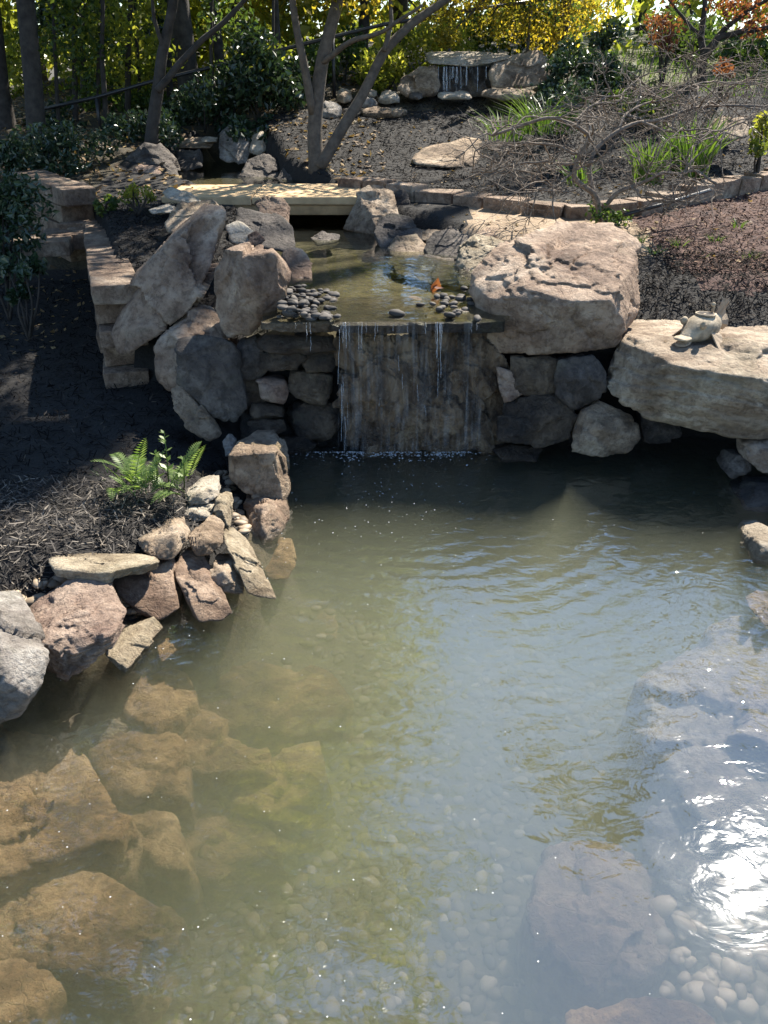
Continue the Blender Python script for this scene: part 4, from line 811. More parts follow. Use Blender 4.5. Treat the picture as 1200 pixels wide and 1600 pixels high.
HID = [(-9.5, 13, 17, 3.4, 'tall green tree at the far left of the wood'), (-7, 19, 21, 3.8, 'tall tree deep in the left of the wood'), (-3, 20, 20, 3.4, 'tall tree deep in the middle of the wood'), (.3, 20, 18, 2.8, 'tall tree deep in the wood behind the upper fall'), (-12.5, 9, 15, 3.5, 'tall tree left of the dark hollow'), (3.6, 27, 11, 2.4, 'tall far tree above the yellow maple'), (14.5, 19, 15, 3.5, 'tall tree beyond the red maple'), (10, 32, 20, 4, 'tall far tree behind the red maple'), (-14, 20, 22, 4.5, 'tall tree at the far left behind the others')]
for x, y, ht, rad, lab in HID:
    b = np.array((x, y, hz(x, y))); forest_tree(lab, b, b + np.array((.2, .2, ht * .85)), .22, crown_at(x, y, 5.5, ht, rad, 18, 1.3), random.choice(['leaf_green', 'leaf_lime', 'leaf_green']), 3600 if y < 14 else 1900, .2)
for lab, b, rx, ry, zr, mt, n in [('big tree overhanging from beyond the left edge', (-5.8, 6.4), (-7.5, -.9), (5.2, 11.0), (9, 16.5), 'leaf_green', 34), ('broad tree rising left of the shaded block wall', (-7.4, 10.6), (-9.5, -2.2), (8.6, 13.5), (6.5, 14.5), 'leaf_green', 34), ('round topped tree up the slope beyond the red mulch', (11.6, 21), (9.6, 13.2), (19, 23), (7, 15), 'leaf_green', 20), ('tall tree far up the slope behind the grass', (7.2, 27), (4.6, 9.4), (25, 29), (6, 16.5), 'leaf_green', 22)]:
    cl = [(random.uniform(*rx), random.uniform(*ry), random.uniform(*zr), random.uniform(1.0, 1.5)) for _ in range(n)]; bb = np.array((*b, hz(*b)))
    if b[0] == -5.8: cl += [(random.uniform(-1.6, 1.5), random.uniform(6.0, 11.0), random.uniform(10.5, 17.5), random.uniform(.8, 1.2)) for _ in range(26)]
    forest_tree(lab, bb, bb + np.array((.3, .3, zr[1] * .8)), .24, cl, mt, (190 if b[0] > -5 else 260) * n, .2)
cl = [(random.uniform(-2.6, 2.2), random.uniform(15.5, 18), random.uniform(2.5, 6.0), random.uniform(.5, .85)) for _ in range(26)]; bb = np.array((-.4, 17, hz(-.4, 17)))
forest_tree('yellow leafed tree behind the upper cascade', bb, bb + np.array((.2, .1, 6.0)), .12, cl, 'leaf_yellow', 6500, .10)
# unseen tree up the slope, crown clumps set along sun lines to shade the hollow
def sunline(p, y): t = (y - p[1]) / sv.y; return (p[0] + sv.x * t, y, p[2] + sv.z * t)
cl = []
for p in [(-2.75, 5.0, .3), (-2.3, 4.5, .3), (-3.0, 4.3, .3), (-3.4, 5.7, .4), (-3.2, 6.6, .4), (-3.9, 7.5, .5), (-3.5, 4.9, .3), (-2.1, 4.0, .3), (-2.75, 3.75, .3), (-3.3, 3.8, .3), (-1.95, 4.6, .3)]:
    x, y, z = sunline(p, 20 + random.uniform(-1.2, 1.2)); cl.append((x, y, z, .5))
forest_tree('unseen tall tree beyond the right edge, crown shaped to shade the dark hollow', (8.9, 20.5, hz(8.9, 20.5)), np.array((8.4, 20.3, 20.5)), .26, cl, 'leaf_green', 9500, .15)

# multi stemmed tree in the middle
b = at(495, 266, 10.1); mt_ = plant('tree', 'multi stemmed tree with bare grey stems beside the footbridge', 'tree', b)
m = MB(); pa = lambda L, Y0, Y1: [at(x, y, Y0 + (Y1 - Y0) * k / (len(L) - 1)) for k, (x, y) in enumerate(L)]
limb(m, pa([(494, 275), (490, 190), (501, 100), (528, 0), (548, -120), (560, -300), (590, -520)], 10.1, 10.5), .09, .035, 10, .02)
limb(m, pa([(499, 262), (533, 202), (566, 150), (600, 80), (642, 36), (706, -6), (790, -90), (850, -260)], 10.05, 10.9), .07, .025, 9, .02)
limb(m, pa([(489, 178), (472, 92), (455, 0), (440, -140), (420, -320)], 10.15, 9.8), .05, .02, 8, .02)
limb(m, pa([(503, 98), (545, 66), (596, 52), (660, 8)], 10.2, 9.7), .035, .014, 7, .02)
limb(m, pa([(600, 80), (612, 30), (608, -20), (630, -120)], 10.3, 10.6), .03, .012, 7, .02)
limb(m, pa([(531, 0), (500, -80), (450, -220)], 10.3, 10.0), .04, .015, 7, .02)
child(m.build('trunk', MATS['bark_grey']), mt_)
cl = [(*at(x, y, Y0), r) for x, y, Y0, r in [(490, -40, 10.0, .5), (560, -25, 10.4, .45), (600, -110, 10.2, .6), (440, -160, 9.9, .7), (520, -230, 10.4, .8), (700, -90, 10.8, .6), (790, -160, 10.9, .7), (600, -330, 10.6, .9), (850, -280, 11, .8), (420, -330, 9.8, .8), (580, -520, 10.5, 1.0)]]
P, cv = cloud([q[:3] for q in cl], [q[3] for q in cl], 4200); child(leaves_obj('crown', P, .075, 'leaf_yellow', clump=cv), mt_)
hi = [(random.uniform(-2.8, .1), random.uniform(9.6, 12.4), random.uniform(5.2, 12.0), random.uniform(.7, 1.1)) for _ in range(30)]
P, cv = cloud([q[:3] for q in hi], [q[3] for q in hi], 8000); child(leaves_obj('upper_crown', P, .12, 'leaf_lime', clump=cv), mt_)
m = MB()
for q in hi: limb(m, [at(548, -120, 10.3), (at(560, -300, 10.4) + np.array(q[:3])) / 2, q[:3]], .03, .008, 5, .05)
child(m.build('limb', MATS['bark_grey']), mt_)
# leaning tree at the left
b = at(238, 222, 11.0); lt = plant('tree', 'thin leaning forked tree behind the big dark boulder', 'tree', b)
m = MB(); limb(m, pa([(236, 228), (243, 160), (255, 80), (272, 0), (285, -150), (300, -350)], 11, 11.3), .085, .03, 8, .03); limb(m, pa([(246, 142), (282, 96), (335, 48), (385, 0), (420, -80)], 11, 11.5), .045, .018, 7, .03); limb(m, pa([(256, 76), (240, 30), (236, -30)], 11.1, 11), .03, .015, 6)
child(m.build('trunk', MATS['bark_dark']), lt)
cl = [(*at(x, y, 11.2), .8) for x, y in [(285, -170), (300, -350), (420, -110), (340, -230), (236, -90)]]; P, cv = cloud([q[:3] for q in cl], [q[3] for q in cl], 1800); child(leaves_obj('crown', P, .09, 'leaf_green', clump=cv), lt)
# saplings
for i, (x0, y0, x1, Yb, r) in enumerate([(88, 215, 82, 12.5, .03), (112, 210, 118, 13, .045), (150, 205, 158, 13, .03), (163, 195, 162, 12.6, .04), (197, 200, 204, 13.4, .05), (216, 190, 210, 13.8, .03), (335, 190, 330, 12.8, .03), (268, 190, 265, 14.2, .06), (420, 170, 428, 13.2, .03), (130, 200, 126, 14.6, .06)]):
    b = at(x0, y0, Yb); e = plant('sapling', f'thin upright sapling, {["first","second","third","fourth","fifth","sixth","seventh","eighth","ninth","tenth"][[0,1,3,4,5,6,8,7,9,2][i]]} from the left edge of the wood', 'sapling', b, 'saplings in the wood')
    m = MB(); limb(m, [b - np.array((0, 0, .3)), at((x0 + x1) / 2 + random.uniform(-4, 4), y0 / 2, Yb), at(x1, -10, Yb), at(x1 + random.uniform(-20, 20), -160, Yb)], r, r * .5, 6, .03)
    child(m.build('trunk', MATS['bark_dark']), e)
    cl = [(*at(x1 + random.uniform(-45, 45), random.uniform(-60, 130), Yb + random.uniform(-.4, .4)), .38) for _ in range(6)]; P, cv = cloud([q[:3] for q in cl], [q[3] for q in cl], 520); child(leaves_obj('crown', P, .085, 'leaf_lime' if i % 3 else 'leaf_green', clump=cv), e)

# shrubs
def shrub(label, px, py, rx, ry, Yb, mat, n, ls, cat='shrub', nc=9, dep=.5, var=(0, 1), flat=0.0, group=None, gy=None, aspect=.55, name='shrub'):
    base = at(px, gy if gy else py + ry, Yb); base[2] = min(base[2], hz(base[0], base[1]))
    e = plant(name, label, cat, base, group); sc = Yb * .9 / FPX; cl = []
    for _ in range(nc):
        a = random.uniform(0, 6.28); q = math.sqrt(random.random()) * .8
        cl.append((*at(px + rx * q * math.cos(a), py + ry * q * math.sin(a), Yb + random.uniform(-dep, dep)), max(rx, ry) * sc * random.uniform(.28, .5)))
    m = MB()
    for q in cl[:8]: limb(m, [base, (base + np.array(q[:3])) / 2 + rng.normal(size=3) * .05, q[:3]], .014, .005, 5)
    child(m.build('stem', MATS['bark_dark']), e)
    P, cv = cloud([q[:3] for q in cl], [q[3] for q in cl], n, .9); child(leaves_obj('foliage', P, ls, mat, var=var, flat=flat, clump=cv, aspect=aspect), e); return e
SHR = [
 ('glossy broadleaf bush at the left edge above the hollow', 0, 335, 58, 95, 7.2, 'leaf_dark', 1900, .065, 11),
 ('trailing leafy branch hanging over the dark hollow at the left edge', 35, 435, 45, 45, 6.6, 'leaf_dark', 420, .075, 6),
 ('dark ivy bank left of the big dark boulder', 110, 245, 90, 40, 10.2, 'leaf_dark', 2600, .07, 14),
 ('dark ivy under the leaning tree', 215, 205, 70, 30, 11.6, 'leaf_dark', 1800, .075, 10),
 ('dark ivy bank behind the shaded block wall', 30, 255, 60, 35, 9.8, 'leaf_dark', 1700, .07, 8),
 ('sunlit lime undergrowth at the far left of the wood', 60, 110, 85, 90, 15.0, 'leaf_lime', 1200, .10, 12),
 ('sunlit lime undergrowth between the saplings', 165, 90, 70, 90, 15.5, 'leaf_lime', 1300, .10, 12),
 ('sunlit yellow green undergrowth left of the thick trunk', 245, 130, 50, 70, 15.0, 'leaf_lime', 1100, .095, 9),
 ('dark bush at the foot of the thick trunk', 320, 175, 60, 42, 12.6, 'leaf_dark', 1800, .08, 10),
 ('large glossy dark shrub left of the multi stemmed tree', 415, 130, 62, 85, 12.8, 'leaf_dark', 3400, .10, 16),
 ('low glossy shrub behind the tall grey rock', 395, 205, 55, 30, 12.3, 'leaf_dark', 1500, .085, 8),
 ('green shrub behind the stems of the multi stemmed tree', 530, 95, 60, 55, 14.0, 'leaf_green', 2000, .09, 12),
 ('yellow green shrub left of the upper fall', 600, 112, 52, 42, 13.8, 'leaf_lime', 1900, .075, 12),
 ('pale green undergrowth behind the capstone', 690, 70, 80, 40, 15.2, 'leaf_lime', 1700, .085, 12),
 ('dark green bush right of the upper fall boulder', 890, 120, 50, 58, 12.8, 'leaf_dark', 2400, .075, 12),
 ('dark green bush behind the tangled bare maple', 965, 95, 55, 60, 13.2, 'leaf_dark', 2200, .08, 12),
 ('green undergrowth behind the orange shrub', 1060, 60, 90, 40, 15.5, 'leaf_green', 1800, .10, 12),
 ('green bush at the top right behind the red maple', 1170, 70, 60, 40, 14.5, 'leaf_green', 1300, .09, 9),
 ('orange leafed shrub near the top right', 1042, 48, 38, 32, 12.6, 'leaf_red', 480, .055, 8),
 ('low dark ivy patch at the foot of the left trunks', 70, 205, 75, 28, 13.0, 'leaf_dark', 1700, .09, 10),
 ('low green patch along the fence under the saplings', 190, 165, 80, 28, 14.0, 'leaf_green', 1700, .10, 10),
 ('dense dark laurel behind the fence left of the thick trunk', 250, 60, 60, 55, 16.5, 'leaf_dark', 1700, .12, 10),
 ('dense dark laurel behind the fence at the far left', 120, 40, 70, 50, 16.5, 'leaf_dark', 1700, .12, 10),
 ('bluish green bush behind the left branches of the bare maple', 900, 165, 70, 40, 11.6, 'leaf_dark', 1700, .06, 10),
 ('bluish green bush between the bare maple and the twiggy shrub', 1000, 160, 60, 36, 11.8, 'leaf_green', 1300, .06, 8),
 ('tall green undergrowth behind the yellow maple', 800, 40, 120, 45, 16.5, 'leaf_green', 2600, .11, 16),
 ('small orange leafed shrub in the grass at the right', 1130, 105, 26, 16, 12.0, 'leaf_red', 330, .05, 5),
 ('small pale leafed shrub at the left end of the footbridge', 215, 312, 30, 24, 7.75, 'leaf_lime', 420, .035, 7),
 ('low weeds growing around the foot of the bare maple', 945, 338, 40, 14, 7.2, 'leaf_green', 420, .04, 7),
 ('lime leafed plant at the right edge beside the iris', 1190, 200, 26, 40, 8.8, 'leaf_lime', 420, .06, 6),
 ('low green plant between the shaded wall and the slanted boulder', 165, 318, 24, 16, 7.9, 'leaf_green', 260, .045, 5)]
for lab, px, py, rx, ry, Yb, mt, n, ls, nc in SHR: shrub(lab, px, py, rx, ry, Yb, mt, n, ls, nc=nc, dep=.25 if Yb < 9 else .6)
# yellow maple over the upper fall
b = np.array((2.6, 14.2, hz(2.6, 14.2))); ym = plant('tree', 'yellow leafed maple hanging over the upper fall', 'tree', b)
m = MB(); limb(m, [b - np.array((0, 0, .2)), b + np.array((.1, 0, 1.4)), b + np.array((-.1, .1, 3))], .09, .05, 8, .05)
cl = []
for x, y, Yb, r in [(690, 25, 13.2, .34), (720, -5, 13.4, .4), (765, 30, 13.6, .42), (770, -30, 13.6, .5), (815, 45, 13.8, .45), (830, 5, 13.6, .5), (865, 60, 13.9, .4), (880, 15, 13.6, .5), (925, 20, 13.6, .45), (940, -20, 13.6, .5), (905, -60, 13.8, .6), (820, -90, 13.8, .7), (720, -70, 13.5, .5), (700, 60, 13.0, .2)]:
    q = at(x, y, Yb); cl.append((*q, r)); limb(m, [b + np.array((0, 0, 1.2)), (b + np.array((0, 0, 1.6)) + q) / 2 + np.array((0, 0, .25)), q], .03, .008, 5, .04)
child(m.build('trunk', MATS['bark_dark']), ym); P, cv = cloud([q[:3] for q in cl], [q[3] for q in cl], 5600); child(leaves_obj('crown', P, .055, 'leaf_yellow', clump=cv), ym)
# red maple top right
b = at(1098, 120, 11.6); rm = plant('tree', 'red leafed maple with dark bare branches at the top right', 'tree', b); m = MB()
limb(m, pa([(1098, 128), (1102, 85), (1120, 60), (1165, 48), (1230, 40)], 11.6, 11.2), .06, .02, 7, .05); limb(m, pa([(1102, 90), (1095, 40), (1105, -20), (1130, -90)], 11.6, 11.9), .045, .015, 7, .05); limb(m, pa([(1108, 75), (1150, 30), (1200, 0), (1260, -20)], 11.5, 11.0), .035, .01, 6, .04); limb(m, pa([(1097, 60), (1060, 20), (1030, -20)], 11.6, 11.9), .025, .01, 6, .04)
child(m.build('trunk', MATS['bark_dark']), rm)
cl = [(*at(x, y, 11.3), r) for x, y, r in [(1160, 20, .26), (1195, 5, .3), (1130, 5, .2), (1230, 30, .3), (1150, -40, .4), (1060, -10, .22), (1100, -70, .4), (1180, 45, .18)]]; P, cv = cloud([q[:3] for q in cl], [q[3] for q in cl], 1150); child(leaves_obj('crown', P, .055, 'leaf_red', clump=cv), rm)
# far wood
cs = []; 
for _ in range(260): x = random.uniform(-26, 22); y = random.uniform(17.5, 30); cs.append((x, y, hz(x, y) + random.uniform(-.2, 5.5)))
for _ in range(60): x = random.uniform(-13, 3); y = random.uniform(16, 19); cs.append((x, y, hz(x, y) + random.uniform(.2, 4.2)))
P, cv = cloud(cs, np.full(len(cs), 1.3), 76000); fw = leaves_obj('far_foliage', P, .24, 'leaf_lime', clump=cv); tag(fw, 'mass of sunlit foliage deep in the wood', 'foliage', kind='stuff')

# bare twisted maple and the twiggy shrub behind it
def gnarl(m, p, d, ln, r, depth, droop=.25):
    n = max(4, int(ln / .07)); Q = [np.array(p)]; d = np.array(d, float)
    for k in range(n):
        d = d + rng.normal(size=3) * np.array((.38, .38, .30)); d[2] -= droop * .12; d /= np.linalg.norm(d); Q.append(Q[-1] + d * ln / n)
    m.tube(Q, np.linspace(r, r * .45, len(Q)), 5 if r > .006 else 4, cap=False)
    if depth > 0:
        for _ in range(random.choice((2, 3, 3, 4))):
            k = random.randrange(1, len(Q)); e = (Q[k] - Q[k - 1]); e /= np.linalg.norm(e); e = e + rng.normal(size=3) * np.array((.8, .8, .45)); e /= np.linalg.norm(e)
            gnarl(m, Q[k], e, ln * random.uniform(.45, .75), r * .55, depth - 1, droop)
def bare(name, label, base, limbs, r0, ntw, tl, depth=2, mat='twig'):
    e = plant(name, label, 'tree', base); allQ = []
    for L_, Y0, Y1, ra in limbs:
        m = MB(); Q = limb(m, pa(L_, Y0, Y1), ra, ra * .4, 7, .05); child(m.build('branch', MATS[mat]), e); allQ.append((Q, ra))
    m = MB()
    for _ in range(ntw):
        Q, ra = random.choice(allQ); k = random.randrange(len(Q) // 4, len(Q)); d = rng.normal(size=3) * np.array((1, .8, .45)); d /= np.linalg.norm(d)
        gnarl(m, Q[k], d, tl * random.uniform(.6, 1.3), r0, depth)
    child(m.build('twigs', MATS[mat]), e); return e
bare('bare_maple', 'gnarled bare weeping maple behind the massive boulder', at(938, 342, 7.25), [
 ([(938, 346), (936, 310), (908, 287), (892, 272), (903, 242), (928, 216), (900, 190), (860, 186), (818, 196), (768, 212)], 7.2, 6.9, .025),
 ([(937, 325), (921, 282), (926, 232), (962, 202), (1002, 190), (1062, 176), (1112, 166), (1195, 166)], 7.2, 7.6, .023),
 ([(940, 325), (985, 291), (1030, 270), (1082, 266), (1118, 288)], 7.2, 6.8, .020),
 ([(928, 252), (880, 256), (830, 250), (782, 262), (738, 272)], 7.2, 7.5, .014), ([(905, 240), (870, 225), (830, 222), (790, 235), (760, 230)], 7.2, 7.7, .012),
 ([(960, 204), (990, 165), (1040, 150), (1100, 130), (1160, 125)], 7.4, 8.0, .012), ([(1002, 190), (1050, 205), (1100, 200), (1160, 215)], 7.4, 7.0, .011), ([(900, 190), (920, 165), (960, 150), (1000, 120)], 7.1, 7.6, .010), ([(985, 291), (1010, 310), (1050, 320), (1075, 300)], 7.1, 6.8, .010), ([(893, 272), (870, 290), (850, 300), (830, 290)], 7.1, 6.9, .009)], .0075, 105, .42)
bare('bare_shrub', 'grey twiggy bare shrub below the red maple', at(1080, 225, 10.0), [
 ([(1080, 230), (1060, 180), (1020, 140), (980, 110)], 10, 10.4, .018), ([(1082, 230), (1110, 170), (1150, 130), (1200, 110)], 10, 9.6, .018), ([(1080, 225), (1090, 160), (1080, 110), (1060, 85)], 10, 10.2, .02), ([(1075, 220), (1010, 190), (950, 175), (900, 165)], 10, 9.8, .02), ([(1085, 220), (1140, 195), (1200, 185)], 10, 9.7, .02)], .007, 85, .5)

# iris and grass clumps
def blades(label, px, py, Yb, n, h, spread, cat='plant', mat='blade_green', w=.016, name='iris', gr=None):
    base = at(px, py, Yb); e = plant(name, label, cat, base, gr); V, F, A = [], [], []
    for _ in range(n):
        a = random.uniform(0, 6.28); q = math.sqrt(random.random()) * spread * .55; p = base + np.array((math.cos(a) * q, math.sin(a) * q, -.03)); hh = h * random.uniform(.6, 1.1); ln = spread * random.uniform(.3, 1.0) ; b2 = a + random.uniform(-.7, .7)
        tw = random.uniform(0, 3.14); sx = np.array((math.cos(tw), math.sin(tw), 0)) * w * random.uniform(.6, 1.2); v0 = len(V)
        for k in range(5):
            t = k / 4; c_ = p + np.array((math.cos(b2) * ln * t * t, math.sin(b2) * ln * t * t, hh * (t - .25 * t * t * (ln / max(.05, spread))))); s = (1 - t ** 2) * .95 + .05
            V += [c_ - sx * s, c_ + sx * s]
        F += [(v0 + 2 * k, v0 + 2 * k + 1, v0 + 2 * k + 3, v0 + 2 * k + 2) for k in range(4)]; A += [random.random()] * 10
    me = mesh_np('blades', V, np.array(F)); attr(me, A); child(link('blades', me, MATS[mat]), e); return e
blades('large iris clump with sword leaves behind the bare maple', 1078, 272, 8.7, 130, .62, .30)
blades('smaller iris clump left of the large iris clump', 1010, 282, 8.5, 70, .48, .24)
blades('iris clump at the left of the bare maple trunk', 905, 285, 8.4, 30, .3, .2)
blades('tuft of fine arching grass below the upper fall boulder', 850, 205, 11.0, 120, .55, .5, 'grass', w=.009, name='grass_tuft')
blades('tuft of fine arching grass left of the bare maple branches', 790, 215, 10.8, 70, .42, .45, 'grass', w=.008, name='grass_tuft')
blades('tuft of grass at the left side of the fern', 170, 745, 4.15, 18, .1, .12, 'grass', w=.004, name='grass_tuft')
for i, (x, y, Yb) in enumerate([(1000, 372, 6.9), (1060, 380, 6.8), (1120, 372, 6.9), (1170, 400, 6.5), (1155, 350, 7.3), (1195, 440, 6.1), (1090, 405, 6.5), (1025, 392, 6.6)]):
    p = at(x, y, Yb); blades(f'small grass tuft in the red mulch, {["first","third","fifth","seventh","sixth","eighth","fourth","second"][i]} from the massive boulder', x, y, Yb, 22, .09, .10, 'grass', w=.004, name='grass_tuft', gr='grass tufts in the red mulch')
V, F, A = [], [], []
for _ in range(3600):
    x = random.uniform(3.2, 11); y = random.uniform(12.5, 17); a = random.uniform(0, 6.28); h_ = random.uniform(.05, .16); sx = np.array((math.cos(a), math.sin(a), 0)) * .012; p = np.array((x, y, -.01)); v0 = len(V)
    V += [p - sx, p + sx, p + np.array((random.uniform(-.05, .05), random.uniform(-.05, .05), h_))]; F.append((v0, v0 + 1, v0 + 2)); A += [random.random()] * 3
V = np.array(V); V[:, 2] += np.repeat(H(V[::3, 0], V[::3, 1]), 3); me = mesh_np('grass', V, np.array(F), False); attr(me, A); tag(link('grass', me, MATS['blade_green']), 'patchy grass on the slope at the top right', 'grass', kind='stuff')

# fern
fb = at(240, 762, 3.88); fe = plant('fern', 'bright sunlit fern at the edge of the dark hollow', 'fern', fb)
def frond(a, ln, lift, droop):
    V, F = [], []; n = 16; R = []
    for k in range(n + 1):
        t = k / n; R.append(np.array((math.cos(a) * ln * t, math.sin(a) * ln * t, lift * ln * t - droop * ln * t * t)))
    R = np.array(R); side = np.array((-math.sin(a), math.cos(a), 0)); m = MB(); m.tube(R, np.linspace(.0028, .001, n + 1), 4)
    for k in range(2, n + 1):
        t = k / n; pl = .30 * ln * math.sin(math.pi * min(1, t * .82 + .16)) * .62 + .008; fw_ = R[k] - R[k - 1]; fw_ /= np.linalg.norm(fw_)
        for s in (-1, 1):
            d = side * s * .9 + fw_ * .45 + np.array((0, 0, .12)); d /= np.linalg.norm(d); w = fw_ * pl * .19; p = R[k]
            m.add([p, p + d * pl * .4 + w, p + d * pl, p + d * pl * .4 - w], [(0, 1, 2, 3)], 0)
    m.A = [np.full(len(v), random.random()) for v in m.V]
    return m
for k in range(30):
    a = random.uniform(0, 6.28); f = frond(a, random.uniform(.10, .24), random.uniform(.8, 2.0), random.uniform(.3, 1.1)).build('frond', MATS['fern_green'], fe, var=True); f.location = (random.uniform(-.17, .17), random.uniform(-.10, .10), .0)
for k, (dx, hh) in enumerate([(.08, .32), (.02, .2), (.16, .18)]):
    m = MB(); P = [np.array((dx, 0, 0)), np.array((dx + .01, .0, hh * .5)), np.array((dx + .015, 0, hh))]; m.tube(P, [.004, .003, .001], 5)
    for j in range(26):
        t = random.uniform(.25, 1); a = random.uniform(0, 6.28); p = np.array((dx + .012 * t, 0, hh * t)); d = np.array((math.cos(a), math.sin(a), .5)) * .05 * (1.2 - t * .7); w = np.cross(d, (0, 0, 1.0)) * .28
        m.add([p, p + d * .5 + w, p + d, p + d * .5 - w], [(0, 1, 2, 3)], random.random())
    m.build('shoot', MATS['fern_green'], fe, var=True)

# ------------------------------------------------------------------ fish sculpture
from mathutils.bvhtree import BVHTree
fm = FISHROCK.data; bv = BVHTree.FromPolygons([v.co + FISHROCK.location for v in fm.vertices], [tuple(p.vertices) for p in fm.polygons])
fp = at(1092, 532, 4.93); hit = bv.ray_cast(Vector((fp[0], fp[1], 3)), Vector((0, 0, -1)))[0]; fz = hit.z if hit else fp[2]
fish = empty('fish_sculpture', (fp[0], fp[1], fz - .004), math.radians(220)); fish.scale = (1.12, 1.12, 1.12); tag(fish, 'weathered clay fish sculpture with open back sitting on the pale boulder', 'sculpture')
# local +X runs to the snout
prof = [(-.165, .022, .030, .085), (-.13, .044, .050, .078), (-.08, .066, .064, .073), (-.02, .080, .072, .073), (.03, .080, .071, .072), (.07, .070, .062, .068), (.10, .056, .048, .060), (.125, .044, .034, .050), (.145, .036, .022, .042), (.165, .034, .014, .036)]
def loft(prof, n=20, ribs=0.0):
    m = MB(); V = []
    for x, hy, hz_, zc in prof:
        for k in range(n):
            a = 2 * math.pi * k / n; rr = 1 + ribs * math.sin(k * 5 + x * 160); V.append((x, hy * math.cos(a) * rr, zc + hz_ * math.sin(a) * rr))
    F = [(i * n + k, i * n + (k + 1) % n, (i + 1) * n + (k + 1) % n, (i + 1) * n + k) for i in range(len(prof) - 1) for k in range(n)]; F += [tuple(range(n - 1, -1, -1)), tuple(range((len(prof) - 1) * n, len(prof) * n))]
    m.add(V, F); return m
loft(prof, 24, .015).build('body', MATS['clay'], fish)
mo = MB()
for sgn, zc in ((1, .044), (-1, .026)):
    pass
loft([(.12, .034, .014, .048), (.16, .046, .010, .046), (.195, .044, .007, .046), (.215, .022, .005, .047)], 14).build('upper_lip', MATS['clay'], fish)
loft([(.12, .030, .012, .024), (.155, .040, .010, .018), (.185, .036, .007, .012), (.202, .016, .005, .010)], 14).build('lower_lip', MATS['clay_brown'], fish)
V, F = ico(3)
for s in (-1, 1):
    ey = link('eye', mesh_np('eye', V * np.array((.023, .017, .023)) + np.array((.082, s * .058, .112)), F), MATS['clay'], fish)
    link('pupil', mesh_np('pupil', V * np.array((.010, .006, .010)) + np.array((.090, s * .072, .114)), F), MATS['clay_brown'], ey)
    m = MB(); n = 8; th = .006
    for sd in (-1, 1):
        for k in range(n + 1):
            t = k / n; a = -1.9 + 1.3 * t; m.add([(.03 - .02 * t + .0, s * (.070 + .008 * sd * .5), .062)], [])
    fan = [(.03, .07, .068)] + [(.03 - .095 * math.cos(b_) , .078 + .065 * math.sin(1.2 * j / 6), .062 - .066 * math.sin(b_) + .004 * (j % 2)) for j, b_ in enumerate(np.linspace(.25, 1.75, 7))]
    m = MB(); A_ = np.array([(x, s * y, z) for x, y, z in fan]); B_ = A_ + np.array((0, s * .009, 0)); nn = len(A_)
    m.add(np.vstack([A_, B_]), [(0, j, j + 1) for j in range(1, nn - 1)] + [(nn, nn + j + 1, nn + j) for j in range(1, nn - 1)] + [(j, (j + 1) % nn, nn + (j + 1) % nn, nn + j) for j in range(nn)]); m.build('pectoral_fin', MATS['clay_brown'], fish, smooth=False)
fan = [(-.12, 0, .085)] + [(-.125 - .12 * math.cos(b_), .018 * math.sin(j * 1.3), .095 + .12 * math.sin(b_)) for j, b_ in enumerate(np.linspace(-.65, 1.15, 8))]
m = MB(); A_ = np.array(fan) + np.array((0, -.007, 0)); B_ = A_ + np.array((0, .014, 0)); nn = len(A_)
m.add(np.vstack([A_, B_]), [(0, j + 1, j) for j in range(1, nn - 1)] + [(nn, nn + j, nn + j + 1) for j in range(1, nn - 1)] + [(j, nn + j, nn + (j + 1) % nn, (j + 1) % nn) for j in range(nn)]); m.build('tail_fin', MATS['clay_brown'], fish, smooth=False)
m = MB(); m.tube([(-.02 + .055 * math.cos(a), .048 * math.sin(a), .142 + .004 * math.cos(a)) for a in np.linspace(0, 2 * math.pi, 25)], .0055, 7, cap=False); m.build('rim', MATS['clay'], fish)
m = MB(); m.add([(-.02, 0, .1455)] + [(-.02 + .05 * math.cos(a), .043 * math.sin(a), .1435) for a in np.linspace(0, 2 * math.pi, 19)[:-1]], [(0, 1 + j, 1 + (j + 1) % 18) for j in range(18)]); m.build('opening', MATS['bark_dark'], fish)  # solid dark disc inside the rim, the hollow's inner shade put into its colour
m = MB(); m.tube([(-.085, 0, .125), (-.095, 0, .158), (-.086, 0, .178)], [.009, .006, .007], 8); m.build('handle', MATS['clay'], fish)
link('knob', mesh_np('knob', V * .012 + np.array((-.085, 0, .182)), F), MATS['clay'], fish)

# ------------------------------------------------------------------ small hardware and litter
rail = empty('fence_rail', at(470, 70, 12.6)); tag(rail, 'black metal fence rail climbing through the wood behind the trees', 'fence')
m = MB(); RP = [at(x, y, Yb) for x, y, Yb in [(60, 172, 12.4), (150, 152, 12.5), (235, 128, 12.6), (360, 98, 12.8), (470, 70, 13.0), (600, 38, 13.3), (760, 12, 13.6), (900, -8, 14)]]; m.tube(RP, .024, 8); child(m.build('top_rail', MATS['black_metal']), rail)
for x, y, Yb in [(150, 152, 12.5), (360, 98, 12.8), (520, 57, 13.05), (704, 22, 13.5), (830, 2, 13.8)]:
    t_ = at(x, y, Yb); m = MB(); m.tube([(t_[0], t_[1], hz(t_[0], t_[1]) - .1), (t_[0], t_[1], t_[2] + .02)], .024, 8); child(m.build('post', MATS['black_metal']), rail)
m = MB(); m.tube([at(975, 336, 7.15), at(1040, 318, 7.3), at(1110, 297, 7.6)], .016, 8); tag(m.build('pipe', MATS['black_metal']), 'thin black pipe lying under the bare maple', 'pipe')
o = leaves_obj('fallen_leaf', np.array([atz(680, 446, .90), atz(684, 448, .90), atz(677, 448, .895)]), .09, 'leaf_red', flat=.8, aspect=.8); tag(o, 'orange leaf cluster stuck on the wet pebbles above the ledge', 'leaf')

